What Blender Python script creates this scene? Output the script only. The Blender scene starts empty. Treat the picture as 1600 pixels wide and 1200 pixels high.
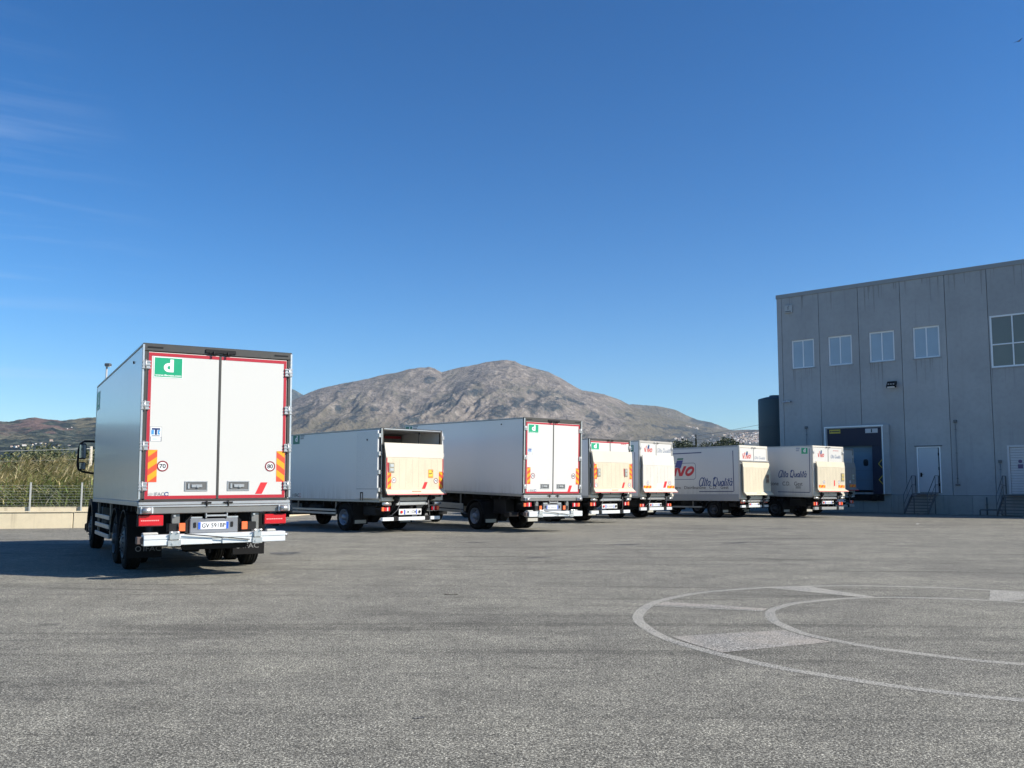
import bpy, bmesh, math, random
import numpy as np
from mathutils import Vector, Matrix, Quaternion
from mathutils.bvhtree import BVHTree
random.seed(7)
rng = np.random.default_rng(11)
SC = bpy.context.scene
COL = SC.collection
PI = math.pi
R = math.radians

# ------------------------------------------------------------------ camera
CAM_H, FPX, CPY, PITCH, ROLL = 1.5726, 1375.92, 625.136, 0.096625, 0.0036633
cd = bpy.data.cameras.new('camera'); cam = bpy.data.objects.new('camera', cd); COL.objects.link(cam)
cd.sensor_width = 36.0; cd.sensor_fit = 'HORIZONTAL'; cd.lens = FPX / 1600 * 36
cd.shift_y = (CPY - 600) / 1600; cd.clip_start = 0.1; cd.clip_end = 30000
cp, sp, cr, sr = math.cos(PITCH), math.sin(PITCH), math.cos(ROLL), math.sin(ROLL)
_R, _U, _F = Vector((1, 0, 0)), Vector((0, -sp, cp)), Vector((0, cp, sp))
_R2, _U2 = cr * _R + sr * _U, -sr * _R + cr * _U
m = Matrix((_R2, _U2, -_F)).transposed().to_4x4(); m.translation = (0, 0, CAM_H)
cam.matrix_world = m
SC.camera = cam

def ray(px, py):
    """direction from the camera through a point of the 1600x1200 photograph"""
    X, Y = px - 800, py - CPY
    X, Y = X * cr + Y * sr, -X * sr + Y * cr
    x, u = X / FPX, -Y / FPX
    return Vector((x, cp - u * sp, sp + u * cp))

# ------------------------------------------------------------------ light
SUN_AZ, SUN_EL = 107.0, 36.0
tosun = Vector((math.sin(R(SUN_AZ)) * math.cos(R(SUN_EL)), math.cos(R(SUN_AZ)) * math.cos(R(SUN_EL)), math.sin(R(SUN_EL))))
sd = bpy.data.lights.new('sun', 'SUN'); sun = bpy.data.objects.new('sun', sd); COL.objects.link(sun)
sd.energy = 5.0; sd.angle = R(0.53); sd.color = (1.0, 0.93, 0.82)
sun.rotation_mode = 'QUATERNION'; sun.rotation_quaternion = (-tosun).to_track_quat('-Z', 'Y'); sun.location = (30, -10, 40)

W = bpy.data.worlds.new('World'); SC.world = W; W.use_nodes = True
nt = W.node_tree; N = nt.nodes; Lk = nt.links
bgn = N['Background']; bgn.inputs[1].default_value = 0.086
sky = N.new('ShaderNodeTexSky'); sky.sky_type = 'NISHITA'; sky.sun_disc = False
sky.sun_elevation = R(SUN_EL); sky.sun_rotation = R(SUN_AZ)
sky.altitude = 100; sky.air_density = 1.0; sky.dust_density = 0.35; sky.ozone_density = 3.0
# deepen the blue evenly over the whole sky
hs = N.new('ShaderNodeHueSaturation'); hs.inputs['Saturation'].default_value = 1.2; hs.inputs['Value'].default_value = 1.0
sc0 = N.new('ShaderNodeVectorMath'); sc0.operation = 'MULTIPLY'; sc0.inputs[1].default_value = (.2, .2, .2); Lk.new(sky.outputs[0], sc0.inputs[0])
gm = N.new('ShaderNodeGamma'); gm.inputs[1].default_value = 1.36; Lk.new(sc0.outputs[0], gm.inputs[0])
sc1 = N.new('ShaderNodeVectorMath'); sc1.operation = 'MULTIPLY'; sc1.inputs[1].default_value = (4.6, 5.2, 5.6); Lk.new(gm.outputs[0], sc1.inputs[0])
Lk.new(sc1.outputs[0], hs.inputs['Color'])
# thin streaks of high cloud in one part of the sky
tc = N.new('ShaderNodeTexCoord'); mp = N.new('ShaderNodeMapping'); mp.inputs['Scale'].default_value = (1.6, 1.6, 30.0)
mp.inputs['Rotation'].default_value = (R(2), R(-5), 0)
Lk.new(tc.outputs['Generated'], mp.inputs[0])
nz = N.new('ShaderNodeTexNoise'); nz.inputs['Scale'].default_value = 1.5; nz.inputs['Detail'].default_value = 5; nz.inputs['Roughness'].default_value = 0.55; nz.inputs['Distortion'].default_value = 0.25
Lk.new(mp.outputs[0], nz.inputs['Vector'])
rp = N.new('ShaderNodeValToRGB'); rp.color_ramp.elements[0].position = 0.50; rp.color_ramp.elements[1].position = 0.80
Lk.new(nz.outputs[0], rp.inputs[0])
dt = N.new('ShaderNodeVectorMath'); dt.operation = 'DOT_PRODUCT'; Lk.new(tc.outputs['Generated'], dt.inputs[0]); dt.inputs[1].default_value = Vector((-.66, .72, .15)).normalized()
rp2 = N.new('ShaderNodeValToRGB'); rp2.color_ramp.elements[0].position = 0.93; rp2.color_ramp.elements[1].position = 1.0
Lk.new(dt.outputs['Value'], rp2.inputs[0])
mu = N.new('ShaderNodeMath'); mu.operation = 'MULTIPLY'; Lk.new(rp.outputs[0], mu.inputs[0]); Lk.new(rp2.outputs[0], mu.inputs[1])
mu2 = N.new('ShaderNodeMath'); mu2.operation = 'MULTIPLY'; mu2.inputs[1].default_value = 0.36; Lk.new(mu.outputs[0], mu2.inputs[0])
mx = N.new('ShaderNodeMix'); mx.data_type = 'RGBA'; Lk.new(mu2.outputs[0], mx.inputs[0]); Lk.new(hs.outputs[0], mx.inputs[6]); mx.inputs[7].default_value = (6.0, 6.9, 8.2, 1)
Lk.new(mx.outputs[2], bgn.inputs[0])

SC.view_settings.view_transform = 'Standard'; SC.view_settings.look = 'None'; SC.view_settings.gamma = 1.0
SC.view_settings.use_curve_mapping = False; SC.view_settings.exposure = 0.62
SC.render.engine = 'CYCLES'
SC.cycles.max_bounces = 8; SC.cycles.transparent_max_bounces = 16; SC.cycles.volume_bounces = 1

# ------------------------------------------------------------------ materials
def lin(h):
    h = h.lstrip('#'); c = [int(h[i:i + 2], 16) / 255 for i in (0, 2, 4)]
    return tuple(((x + .055) / 1.055) ** 2.4 if x > .04045 else x / 12.92 for x in c)

class NT:
    def __init__(s, name):
        s.m = bpy.data.materials.new(name); s.m.use_nodes = True
        s.n = s.m.node_tree.nodes; s.l = s.m.node_tree.links; s.b = s.n['Principled BSDF']
        s.tc = s.n.new('ShaderNodeTexCoord')
    def noise(s, scale, detail=4, rough=.55, coord='Object', sc=None, dist=0.0, rot=None):
        nz = s.n.new('ShaderNodeTexNoise'); nz.inputs['Scale'].default_value = scale; nz.inputs['Detail'].default_value = detail
        nz.inputs['Roughness'].default_value = rough; nz.inputs['Distortion'].default_value = dist
        src = s.tc.outputs[coord]
        if sc or rot:
            mp = s.n.new('ShaderNodeMapping')
            if sc: mp.inputs['Scale'].default_value = sc
            if rot: mp.inputs['Rotation'].default_value = rot
            s.l.new(src, mp.inputs[0]); src = mp.outputs[0]
        s.l.new(src, nz.inputs['Vector']); return nz.outputs[0]
    def ramp(s, fac, stops, interp='LINEAR'):
        r = s.n.new('ShaderNodeValToRGB'); s.l.new(fac, r.inputs[0]); e = r.color_ramp.elements; r.color_ramp.interpolation = interp
        while len(e) < len(stops): e.new(0.5)
        for i, (p, c) in enumerate(stops):
            e[i].position = p; e[i].color = (c[0], c[1], c[2], 1) if hasattr(c, '__len__') else (c, c, c, 1)
        return r.outputs[0]
    def mix(s, fac, a, b, mode='MIX'):
        x = s.n.new('ShaderNodeMix'); x.data_type = 'RGBA'; x.blend_type = mode
        for v, i in ((fac, 0), (a, 6), (b, 7)):
            if hasattr(v, 'is_linked'): s.l.new(v, x.inputs[i])
            elif i == 0: x.inputs[0].default_value = v
            else: x.inputs[i].default_value = (v[0], v[1], v[2], 1)
        return x.outputs[2]
    def math(s, op, a, b=None, clamp=False):
        x = s.n.new('ShaderNodeMath'); x.operation = op; x.use_clamp = clamp
        for v, i in ((a, 0), (b, 1)):
            if v is None: continue
            if hasattr(v, 'is_linked'): s.l.new(v, x.inputs[i])
            else: x.inputs[i].default_value = v
        return x.outputs[0]
    def color(s, c):
        if hasattr(c, 'is_linked'): s.l.new(c, s.b.inputs['Base Color'])
        else: s.b.inputs['Base Color'].default_value = (c[0], c[1], c[2], 1)
    def set(s, **k):
        for n_, v in k.items():
            i = s.b.inputs[n_.replace('_', ' ')]
            if hasattr(v, 'is_linked'): s.l.new(v, i)
            else: i.default_value = v
    def bump(s, h, strength, dist):
        b = s.n.new('ShaderNodeBump'); b.inputs['Strength'].default_value = strength; b.inputs['Distance'].default_value = dist
        s.l.new(h, b.inputs['Height']); s.l.new(b.outputs[0], s.b.inputs['Normal'])

MATS = {}
def mat(name, c, rough=.5, metal=0.0, grime=.12, gscale=3.0, bump=0.0, bscale=40.0, coat=0.0, spec=None, rvar=1.0, splash=0.0):
    """painted / metal / rubber surface with uneven dirt and a little roughness variation"""
    if name in MATS: return MATS[name]
    t = NT(name); c = lin(c) if isinstance(c, str) else c
    a = t.noise(gscale, 5, .6, sc=(1, 1, .45)); b = t.noise(gscale * 9, 3, .6)
    f = t.math('MULTIPLY', t.ramp(a, [(.35, 0), (.75, 1)]), t.ramp(b, [(.3, .4), (.7, 1)]))
    dirt = tuple(x * .45 + .02 for x in c)
    col = t.mix(t.math('MULTIPLY', f, grime), c, dirt)
    if splash:      # road dirt thrown up along the lower edge, in uneven runs
        sx = t.n.new('ShaderNodeSeparateXYZ'); t.l.new(t.tc.outputs['Object'], sx.inputs[0])
        lowm = t.ramp(t.math('ADD', t.math('MULTIPLY', sx.outputs[2], .25), t.math('MULTIPLY', t.noise(1.6, 5, .6, sc=(1, 1, .35)), .16)), [(.34, 1), (.50, 0)])
        run = t.ramp(t.noise(2.4, 5, .65, sc=(3.0, 3.0, .22)), [(.42, .25), (.66, 1)])
        col = t.mix(t.math('MULTIPLY', t.math('MULTIPLY', lowm, run), splash), col, (.20, .175, .14))
    t.color(col)
    t.set(Metallic=metal, Roughness=t.ramp(b, [(.3, max(0, rough - .06 * rvar)), (.7, min(1, rough + .08 * rvar))]))
    if coat: t.set(Coat_Weight=coat, Coat_Roughness=.08)
    if spec is not None: t.b.inputs['Specular IOR Level'].default_value = spec
    if bump: t.bump(t.noise(bscale, 4), .5, bump)
    MATS[name] = t.m; return t.m

white_gloss = mat('white_gelcoat', (.80, .80, .77), .22, grime=.03, gscale=.8, coat=.22, rvar=.15, splash=.22)
white_side = mat('grey_white_panel', (.68, .68, .67), .34, grime=.04, gscale=.7, coat=.1, rvar=.4, splash=.40)
white_old = mat('white_panel_worn', (.58, .58, .565), .4, grime=.10, gscale=.6, splash=.45)
white_door = mat('white_door', (.595, .585, .55), .32, grime=.0, rvar=.08, gscale=1.2)
ivory = mat('ivory_platform', (.61, .54, .40), .5, grime=.40, gscale=2.4, bump=.002)
ivory_grey = mat('pale_platform', (.63, .60, .53), .5, grime=.42, gscale=2.4, bump=.002)
ivory_top = mat('ivory_platform_flap', (.58, .53, .43), .45, grime=.12, gscale=1.6)
alu = mat('bare_aluminium', (.62, .62, .60), .38, .85, grime=.25, gscale=4)
alu_bright = mat('bright_aluminium', (.72, .74, .74), .42, .35, grime=.15, gscale=4)
steel = mat('zinc_steel', (.50, .50, .49), .42, .8, grime=.3, gscale=5)
frame_dark = mat('dark_frame', (.085, .078, .068), .4, .5, grime=.3, gscale=3)
frame_grey = mat('grey_frame', (.23, .225, .21), .42, .5, grime=.3, gscale=3)
black_paint = mat('black_chassis', (.009, .009, .0095), .7, grime=.3, gscale=2, spec=.2)
black_plastic = mat('black_plastic', (.012, .012, .0125), .6, grime=.3, spec=.25)
rubber = mat('tyre_rubber', (.011, .011, .0105), .9, grime=.25, gscale=4, bump=.004, bscale=60, spec=.15)
flap_rubber = mat('flap_rubber', (.010, .010, .0105), .8, grime=.3, spec=.15)
rim_grey = mat('wheel_rim', (.07, .072, .078), .55, .3, grime=.5, gscale=6)
rim_silver = mat('wheel_rim_silver', (.24, .27, .32), .4, .5, grime=.5, gscale=6)
guard_alu = mat('side_guard_rail', (.36, .37, .36), .45, .6, grime=.3, gscale=3)
tape_red = mat('red_tape', (.42, .018, .03), .35, grime=.12)
slash_red = mat('red_stripe', (.72, .03, .035), .35, grime=.1)
lamp_red = mat('red_lens', (.52, .008, .018), .12, grime=.05, coat=.6)
lamp_clear = mat('pale_lens', (.75, .55, .52), .15, grime=.1)
lamp_orange = mat('orange_lens', (.85, .16, .05), .3, grime=.05)
haz_y = mat('hazard_yellow', (.82, .36, .012), .35, grime=.08)
haz_r = mat('hazard_red', (.80, .085, .03), .35, grime=.08)
green = mat('green_sticker', (.005, .32, .155), .4, grime=.06)
white_print = mat('white_print', (.80, .80, .78), .4, grime=.05)
navy_print = mat('navy_print', (.012, .03, .12), .4, grime=.1)
blue_print = mat('blue_print', (.014, .05, .19), .4, grime=.1)
sky_print = mat('light_blue_print', (.06, .28, .72), .4, grime=.1)
dark_print = mat('dark_print', (.03, .03, .035), .45, grime=.1)
grey_print = mat('grey_print', (.22, .23, .25), .45, grime=.1)
red_print = mat('red_print', (.50, .012, .03), .4, grime=.1)
green_print = mat('green_print', (.01, .16, .11), .4, grime=.1)
plate_white = mat('plate_white', (.74, .75, .74), .35, grime=.06)
plate_blue = mat('plate_blue', (.02, .10, .55), .35, grime=.06)
warn_yellow = mat('warning_yellow', (.80, .52, .06), .4, grime=.1)
box_inside = mat('box_interior', (.26, .26, .24), .6, grime=.3)
glass_dark = mat('dark_glass', (.015, .02, .025), .05, grime=0)
mirror_glass = mat('mirror_glass', (.55, .56, .57), .04, 1.0, grime=.1)
cab_white = mat('cab_white', (.70, .70, .69), .25, grime=.15, coat=.4)

# ------------------------------------------------------------------ mesh helpers
def new_bm(): return bmesh.new()

def finish(bm, name, mats, parent=None, smooth=False, recalc=True, kind=None):
    if recalc: bmesh.ops.recalc_face_normals(bm, faces=bm.faces[:])
    me = bpy.data.meshes.new(name); bm.to_mesh(me); bm.free()
    for mm in (mats if isinstance(mats, (list, tuple)) else [mats]): me.materials.append(mm)
    if smooth:
        for p in me.polygons: p.use_smooth = True
    return link(name, me, parent, kind)

def link(name, me, parent=None, kind=None):
    o = bpy.data.objects.new(name, me); COL.objects.link(o)
    if parent is not None: o.parent = parent
    if kind: o['kind'] = kind
    return o

def box(bm, x0, x1, y0, y1, z0, z1, bev=0.0, mi=0):
    x0, x1 = min(x0, x1), max(x0, x1); y0, y1 = min(y0, y1), max(y0, y1); z0, z1 = min(z0, z1), max(z0, z1)
    v = [bm.verts.new(p) for p in ((x0, y0, z0), (x1, y0, z0), (x1, y1, z0), (x0, y1, z0), (x0, y0, z1), (x1, y0, z1), (x1, y1, z1), (x0, y1, z1))]
    fs = [bm.faces.new([v[i] for i in q]) for q in ((3, 2, 1, 0), (4, 5, 6, 7), (0, 1, 5, 4), (1, 2, 6, 5), (2, 3, 7, 6), (3, 0, 4, 7))]
    for f in fs: f.material_index = mi
    if bev > 0:
        bev = min(bev, .45 * min(x1 - x0, y1 - y0, z1 - z0))
        es = list({e for f in fs for e in f.edges})
        r = bmesh.ops.bevel(bm, geom=es, offset=bev, segments=1, profile=.5, affect='EDGES')
        for f in r['faces']: f.material_index = mi

def prism(bm, pts, ext, mi=0):
    """closed prism: planar polygon pts extruded by vector ext"""
    ext = Vector(ext); a = [bm.verts.new(p) for p in pts]; b = [bm.verts.new(Vector(p) + ext) for p in pts]; n = len(pts)
    fs = [bm.faces.new(a), bm.faces.new(list(reversed(b)))]
    for i in range(n): fs.append(bm.faces.new((a[i], b[i], b[(i + 1) % n], a[(i + 1) % n])))
    for f in fs: f.material_index = mi

def frame_of(d):
    d = Vector(d).normalized(); u = d.orthogonal().normalized(); return d, u, d.cross(u)

def rod(bm, p0, p1, r, seg=10, r2=None, mi=0, cap=True):
    p0, p1 = Vector(p0), Vector(p1); d, u, w = frame_of(p1 - p0); r2 = r if r2 is None else r2
    A = []; B = []
    for i in range(seg):
        a = 2 * PI * i / seg; k = u * math.cos(a) + w * math.sin(a)
        A.append(bm.verts.new(p0 + k * r)); B.append(bm.verts.new(p1 + k * r2))
    for i in range(seg):
        f = bm.faces.new((A[i], A[(i + 1) % seg], B[(i + 1) % seg], B[i])); f.material_index = mi; f.smooth = True
    if cap:
        bm.faces.new(list(reversed(A))).material_index = mi; bm.faces.new(B).material_index = mi

def beam(bm, p0, p1, w, h, mi=0, up=(0, 0, 1)):
    """rectangular bar from p0 to p1, w across, h along up"""
    p0, p1 = Vector(p0), Vector(p1); d = (p1 - p0).normalized(); up = Vector(up); s = d.cross(up).normalized(); t = s.cross(d).normalized()
    prism(bm, [p0 + s * a * w / 2 + t * b * h / 2 for a, b in ((-1, -1), (1, -1), (1, 1), (-1, 1))], p1 - p0, mi)

def tube(bm, pts, r, seg=8, mi=0):
    pts = [Vector(p) for p in pts]; rings = []; n = len(pts); prev = None
    for i, p in enumerate(pts):
        d = (pts[min(i + 1, n - 1)] - pts[max(i - 1, 0)]).normalized()
        if prev is None: _, u, w = frame_of(d)
        else:
            u = (prev - d * prev.dot(d)).normalized(); w = d.cross(u)
        prev = u
        rings.append([bm.verts.new(p + (u * math.cos(2 * PI * k / seg) + w * math.sin(2 * PI * k / seg)) * r) for k in range(seg)])
    for a, b in zip(rings, rings[1:]):
        for k in range(seg):
            f = bm.faces.new((a[k], a[(k + 1) % seg], b[(k + 1) % seg], b[k])); f.material_index = mi; f.smooth = True
    bm.faces.new(list(reversed(rings[0]))).material_index = mi; bm.faces.new(rings[-1]).material_index = mi

def lathe_x(bm, prof, seg=28, mi=0, smooth=True):
    """profile of (x, r) turned about the X axis"""
    rings = []
    for x, r in prof:
        rings.append([bm.verts.new((x, r * math.cos(2 * PI * k / seg), r * math.sin(2 * PI * k / seg))) for k in range(seg)] if r > 1e-5 else [bm.verts.new((x, 0, 0))])
    for a, b in zip(rings, rings[1:]):
        for k in range(seg):
            q = [a[k % len(a)], a[(k + 1) % len(a)], b[(k + 1) % len(b)], b[k % len(b)]]
            q = [v for i, v in enumerate(q) if v not in q[:i]]
            if len(q) > 2: f = bm.faces.new(q); f.material_index = mi; f.smooth = smooth

# ---- flat marks on a plane: maps (a, b) to 3-D, d = distance off the surface
class Plane:
    def __init__(s, o, right, up): s.o, s.r, s.u = Vector(o), Vector(right), Vector(up); s.n = s.r.cross(s.u)
    def at(s, a, b, d=0.0): return s.o + s.r * a + s.u * b + s.n * d
def rear_plane(y): return Plane((0, y, 0), (1, 0, 0), (0, 0, 1))
class SidePlane(Plane):
    """left side of a truck; a is the local y (grows towards the cab, to the left as seen)"""
    def __init__(s, x): s.o, s.r, s.u = Vector((x, 0, 0)), Vector((0, 1, 0)), Vector((0, 0, 1)); s.n = Vector((-1, 0, 0))

def sticker(bm, P, pts, off=.002, th=.0015, mi=0): prism(bm, [P.at(a, b, off) for a, b in pts], P.n * th, mi)
def rect(a0, a1, b0, b1): return [(a0, b0), (a1, b0), (a1, b1), (a0, b1)]
def ring(bm, P, ca, cb, r0, r1, off=.002, th=.0015, mi=0, seg=24):
    for i in range(seg):
        t0, t1 = 2 * PI * i / seg, 2 * PI * (i + 1) / seg
        q = [P.at(ca + r * math.cos(t), cb + r * math.sin(t), off + th) for r, t in ((r0, t0), (r1, t0), (r1, t1), (r0, t1))]
        bm.faces.new([bm.verts.new(p) for p in q]).material_index = mi
def disc(bm, P, ca, cb, r, off=.002, th=.0015, mi=0, seg=24):
    prism(bm, [P.at(ca + r * math.cos(2 * PI * i / seg), cb + r * math.sin(2 * PI * i / seg), off) for i in range(seg)], P.n * th, mi)

_tc = {}
def glyphs(s, bold, shear):
    k = (s, bold, shear)
    if k not in _tc:
        cu = bpy.data.curves.new('lettering', 'FONT'); cu.body = s; cu.size = 1; cu.shear = shear; cu.offset = bold; cu.resolution_u = 4; cu.fill_mode = 'FRONT'
        o = bpy.data.objects.new('lettering', cu); me = bpy.data.meshes.new_from_object(o)
        v = [(x.co.x, x.co.y) for x in me.vertices]; f = [tuple(p.vertices) for p in me.polygons]
        bpy.data.objects.remove(o); bpy.data.curves.remove(cu); bpy.data.meshes.remove(me)
        _tc[k] = (v, f)
    return _tc[k]
def text(bm, P, s, a0, a1, b0, b1, off=.004, bold=0.0, shear=0.0, mi=0):
    """lettering fitted to the box from a0 (left as read) to a1, b0 to b1"""
    v, f = glyphs(s, bold, shear)
    xs = [p[0] for p in v]; ys = [p[1] for p in v]; x0, x1, y0, y1 = min(xs), max(xs), min(ys), max(ys)
    vs = [bm.verts.new(P.at(a0 + (x - x0) / (x1 - x0) * (a1 - a0), b0 + (y - y0) / (y1 - y0) * (b1 - b0), off)) for x, y in v]
    for q in f: bm.faces.new([vs[i] for i in q]).material_index = mi

def stroke(bm, P, pts, w, off=.004, mi=0):
    """a pen stroke of even width through 2-D points"""
    n = len(pts); L = []
    for i, (x, y) in enumerate(pts):
        x0, y0 = pts[max(i - 1, 0)]; x1, y1 = pts[min(i + 1, n - 1)]
        dx, dy = x1 - x0, y1 - y0; l = math.hypot(dx, dy) or 1
        nx, ny = -dy / l * w / 2, dx / l * w / 2
        L.append((bm.verts.new(P.at(x + nx, y + ny, off)), bm.verts.new(P.at(x - nx, y - ny, off))))
    for a, b in zip(L, L[1:]): bm.faces.new((a[0], a[1], b[1], b[0])).material_index = mi

def arc(cx, cy, rx, ry, t0, t1, n=12): return [(cx + rx * math.cos(R(t0 + (t1 - t0) * i / n)), cy + ry * math.sin(R(t0 + (t1 - t0) * i / n))) for i in range(n + 1)]
def _script_letters():
    o = arc(.22, .25, .19, .24, 60, 420, 16)
    D = {'l': (.24, [[(.10, .85), (.08, .15)] + arc(.15, .1, .07, .1, 180, 330, 6)]),
         't': (.34, [[(.14, .85), (.12, .15)] + arc(.19, .1, .07, .1, 180, 330, 6), [(.0, .56), (.32, .6)]]),
         'a': (.50, [o, [(.40, .5), (.38, .12)] + arc(.44, .1, .06, .09, 180, 320, 5)]),
         'u': (.50, [[(.06, .5), (.06, .18)] + arc(.2, .16, .14, .15, 180, 350, 8) + [(.36, .5)], [(.37, .5), (.37, .12)] + arc(.43, .1, .06, .09, 180, 320, 5)]),
         'i': (.24, [[(.1, .5), (.09, .13)] + arc(.15, .1, .06, .09, 180, 320, 5), [(.1, .66), (.13, .74)]]),
         'A': (.85, [[(.66, .80)] + arc(.34, .44, .30, .50, 58, 325, 20) + [(.62, .40), (.65, .60)], [(.70, 1.0), (.62, .14)] + arc(.7, .1, .07, .1, 180, 330, 5)]),
         'Q': (.86, [arc(.40, .46, .30, .48, 100, 440, 20), arc(.25, .78, .22, .18, 200, 60, 8), [(.14, -.02), (.3, .16), (.5, .0), (.74, -.1)]]),
         ' ': (.30, [])}
    D['\u00e0'] = (.50, D['a'][1] + [[(.10, .86), (.24, .66)]])
    return D
SCRIPT = _script_letters()
def script_text(bm, P, s, a0, a1, b0, b1, w=.12, shear=.30, mi=0, off=.004, rise=0.0):
    S = []; x = 0
    for ch in s:
        adv, st = SCRIPT[ch]
        for q in st: S.append([(x + px + shear * py, py) for px, py in q])
        x += adv
    X = [p[0] for q in S for p in q]; Y = [p[1] for q in S for p in q]
    ka = (a1 - a0) / (max(X) - min(X)); kb = (b1 - b0) / (max(Y) - min(Y))
    x0, y0 = min(X), min(Y)
    for i, q in enumerate(S):
        # strokes keep an even weight: thickness is laid out before the fit
        stroke(bm, P, [(a0 + (p - x0) * ka, b0 + (r - y0) * kb + rise * (p - x0) / max(X)) for p, r in q], w * kb, off + .0002 * (i % 5), mi)

def thing(name, label, cat, loc=(0, 0, 0), rotz=0.0, group=None):
    o = bpy.data.objects.new(name, None); COL.objects.link(o); o.location = loc; o.rotation_euler = (0, 0, rotz)
    o.empty_display_size = .3
    return tag(o, label, cat, group)
def tag(o, label, cat, group=None):
    o['label'] = label; o['category'] = cat
    if group: o['group'] = group
    return o

# ================================================================== ground
def asphalt_mat():
    t = NT('worn_asphalt')
    grain = t.noise(58, 3, .72); fine = t.noise(120, 2, .6); clump = t.noise(13, 4, .75)
    patch = t.noise(.22, 6, .62, dist=.6); mid = t.noise(1.7, 5, .65)
    streak = t.noise(.5, 5, .62, sc=(.45, 1.5, 1), rot=(0, 0, R(-12)), dist=.9)
    arcs = t.noise(.35, 3, .5, sc=(.25, 3.4, 1), rot=(0, 0, R(24)), dist=1.6)
    g = t.math('ADD', t.math('MULTIPLY', grain, .62), t.math('MULTIPLY', fine, .38))
    stone = t.ramp(g, [(.38, (.0205, .0193, .0165)), (.46, (.106, .101, .086)), (.535, (.211, .202, .173)), (.61, (.68, .65, .555))])
    c = t.mix(1.0, stone, t.ramp(clump, [(.34, (.62, .62, .62)), (.5, (1, 1, 1)), (.68, (1.36, 1.36, 1.34))]), 'MULTIPLY')
    c = t.mix(1.0, c, t.ramp(patch, [(.28, (.84, .84, .84)), (.5, (1.0, 1.0, .985)), (.72, (1.16, 1.16, 1.13))]), 'MULTIPLY')
    c = t.mix(1.0, c, t.ramp(mid, [(.32, (.80, .80, .80)), (.68, (1.16, 1.16, 1.15))]), 'MULTIPLY')
    c = t.mix(1.0, c, t.ramp(streak, [(.30, (.84, .84, .84)), (.5, (1, 1, 1)), (.72, (1.12, 1.12, 1.10))]), 'MULTIPLY')
    c = t.mix(1.0, c, t.ramp(arcs, [(.33, (.74, .74, .74)), (.42, (1, 1, 1))]), 'MULTIPLY')
    # oil drips where lorries stand
    oil = t.noise(.85, 4, .55, dist=.3)
    c = t.mix(t.ramp(oil, [(.665, 0), (.73, .55)]), c, (.045, .044, .042))
    t.color(c); t.set(Roughness=.88); t.b.inputs['Specular IOR Level'].default_value = .25
    t.bump(g, .7, .010)
    return t.m
ASPH = asphalt_mat()

def soil_mat():
    t = NT('dry_field'); a = t.noise(.05, 6, .6); b = t.noise(.6, 5, .6)
    t.color(t.mix(t.ramp(b, [(.35, 0), (.65, 1)]), t.ramp(a, [(.35, (.10, .095, .04)), (.55, (.17, .145, .075)), (.7, (.07, .085, .03))]), (.11, .10, .05)))
    t.set(Roughness=.95); return t.m
SOIL = soil_mat()
def sheet(name, pts, z, m, kind='structure', th=None):
    bm = new_bm()
    if th: prism(bm, [(x, y, z - th) for x, y in pts], (0, 0, th))
    else: bm.faces.new([bm.verts.new((x, y, z)) for x, y in pts])
    return finish(bm, name, m, kind=kind, recalc=bool(th))
sheet('ground', [(-7600, -500), (7600, -500), (7600, 9700), (-7600, 9700)], -.10, SOIL)
YARD = [(-70, -45), (75, -45), (75, 92), (-10.6, 92), (-13.0, 33.0), (-70, 14.0)]
sheet('asphalt_yard', YARD, 0.0, ASPH, th=.2)

def paint_mat():
    t = NT('worn_road_paint')
    g = t.noise(58, 3, .7); w = t.noise(2.2, 5, .65); b = t.noise(9, 4, .6)
    stone = t.ramp(g, [(.37, (.03, .029, .027)), (.50, (.175, .17, .152)), (.62, (.60, .585, .52))])
    wl = t.noise(.55, 3, .5)
    wear = t.math('ADD', t.math('ADD', t.math('MULTIPLY', w, .35), t.math('MULTIPLY', wl, .25)), t.math('ADD', t.math('MULTIPLY', g, .42), t.math('MULTIPLY', b, .12)))
    t.color(t.mix(t.ramp(wear, [(.48, .02), (.66, .60)]), stone, (.43, .405, .335)))
    t.set(Roughness=.85); t.bump(g, .5, .005); return t.m
PAINT = paint_mat()
def faint_mat():
    t = NT('faded_road_paint')
    g = t.noise(58, 3, .7); w = t.noise(1.6, 5, .65)
    stone = t.ramp(g, [(.37, (.028, .027, .026)), (.50, (.16, .155, .141)), (.62, (.56, .54, .48))])
    t.color(t.mix(t.ramp(w, [(.38, .05), (.68, .50)]), stone, t.mix(t.noise(.9, 3), (.46, .40, .34), (.44, .38, .28))))
    t.set(Roughness=.87); t.bump(g, .5, .005); return t.m
FAINT = faint_mat()
CX, CY = 5.45, 10.3
def annulus(name, cx, cy, r0, r1, m, z=.002):
    bm = new_bm(); n = 160; A = []; B = []
    for i in range(n):
        t = 2 * PI * i / n; w = .014 * math.sin(7 * t + r0) + .010 * math.sin(17 * t) + random.uniform(-.008, .008)
        A.append(bm.verts.new((cx + (r0 + w) * math.cos(t), cy + (r0 + w) * math.sin(t), z))); B.append(bm.verts.new((cx + (r1 + w * .5) * math.cos(t), cy + (r1 + w * .5) * math.sin(t), z)))
    for i in range(n): bm.faces.new((A[i], B[i], B[(i + 1) % n], A[(i + 1) % n]))
    return finish(bm, name, m, kind='structure', recalc=False)
annulus('painted_ring', 5.43, 10.3, 3.87, 4.0, PAINT); annulus('painted_ring', 5.53, 10.32, 2.395, 2.52, PAINT)
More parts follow.
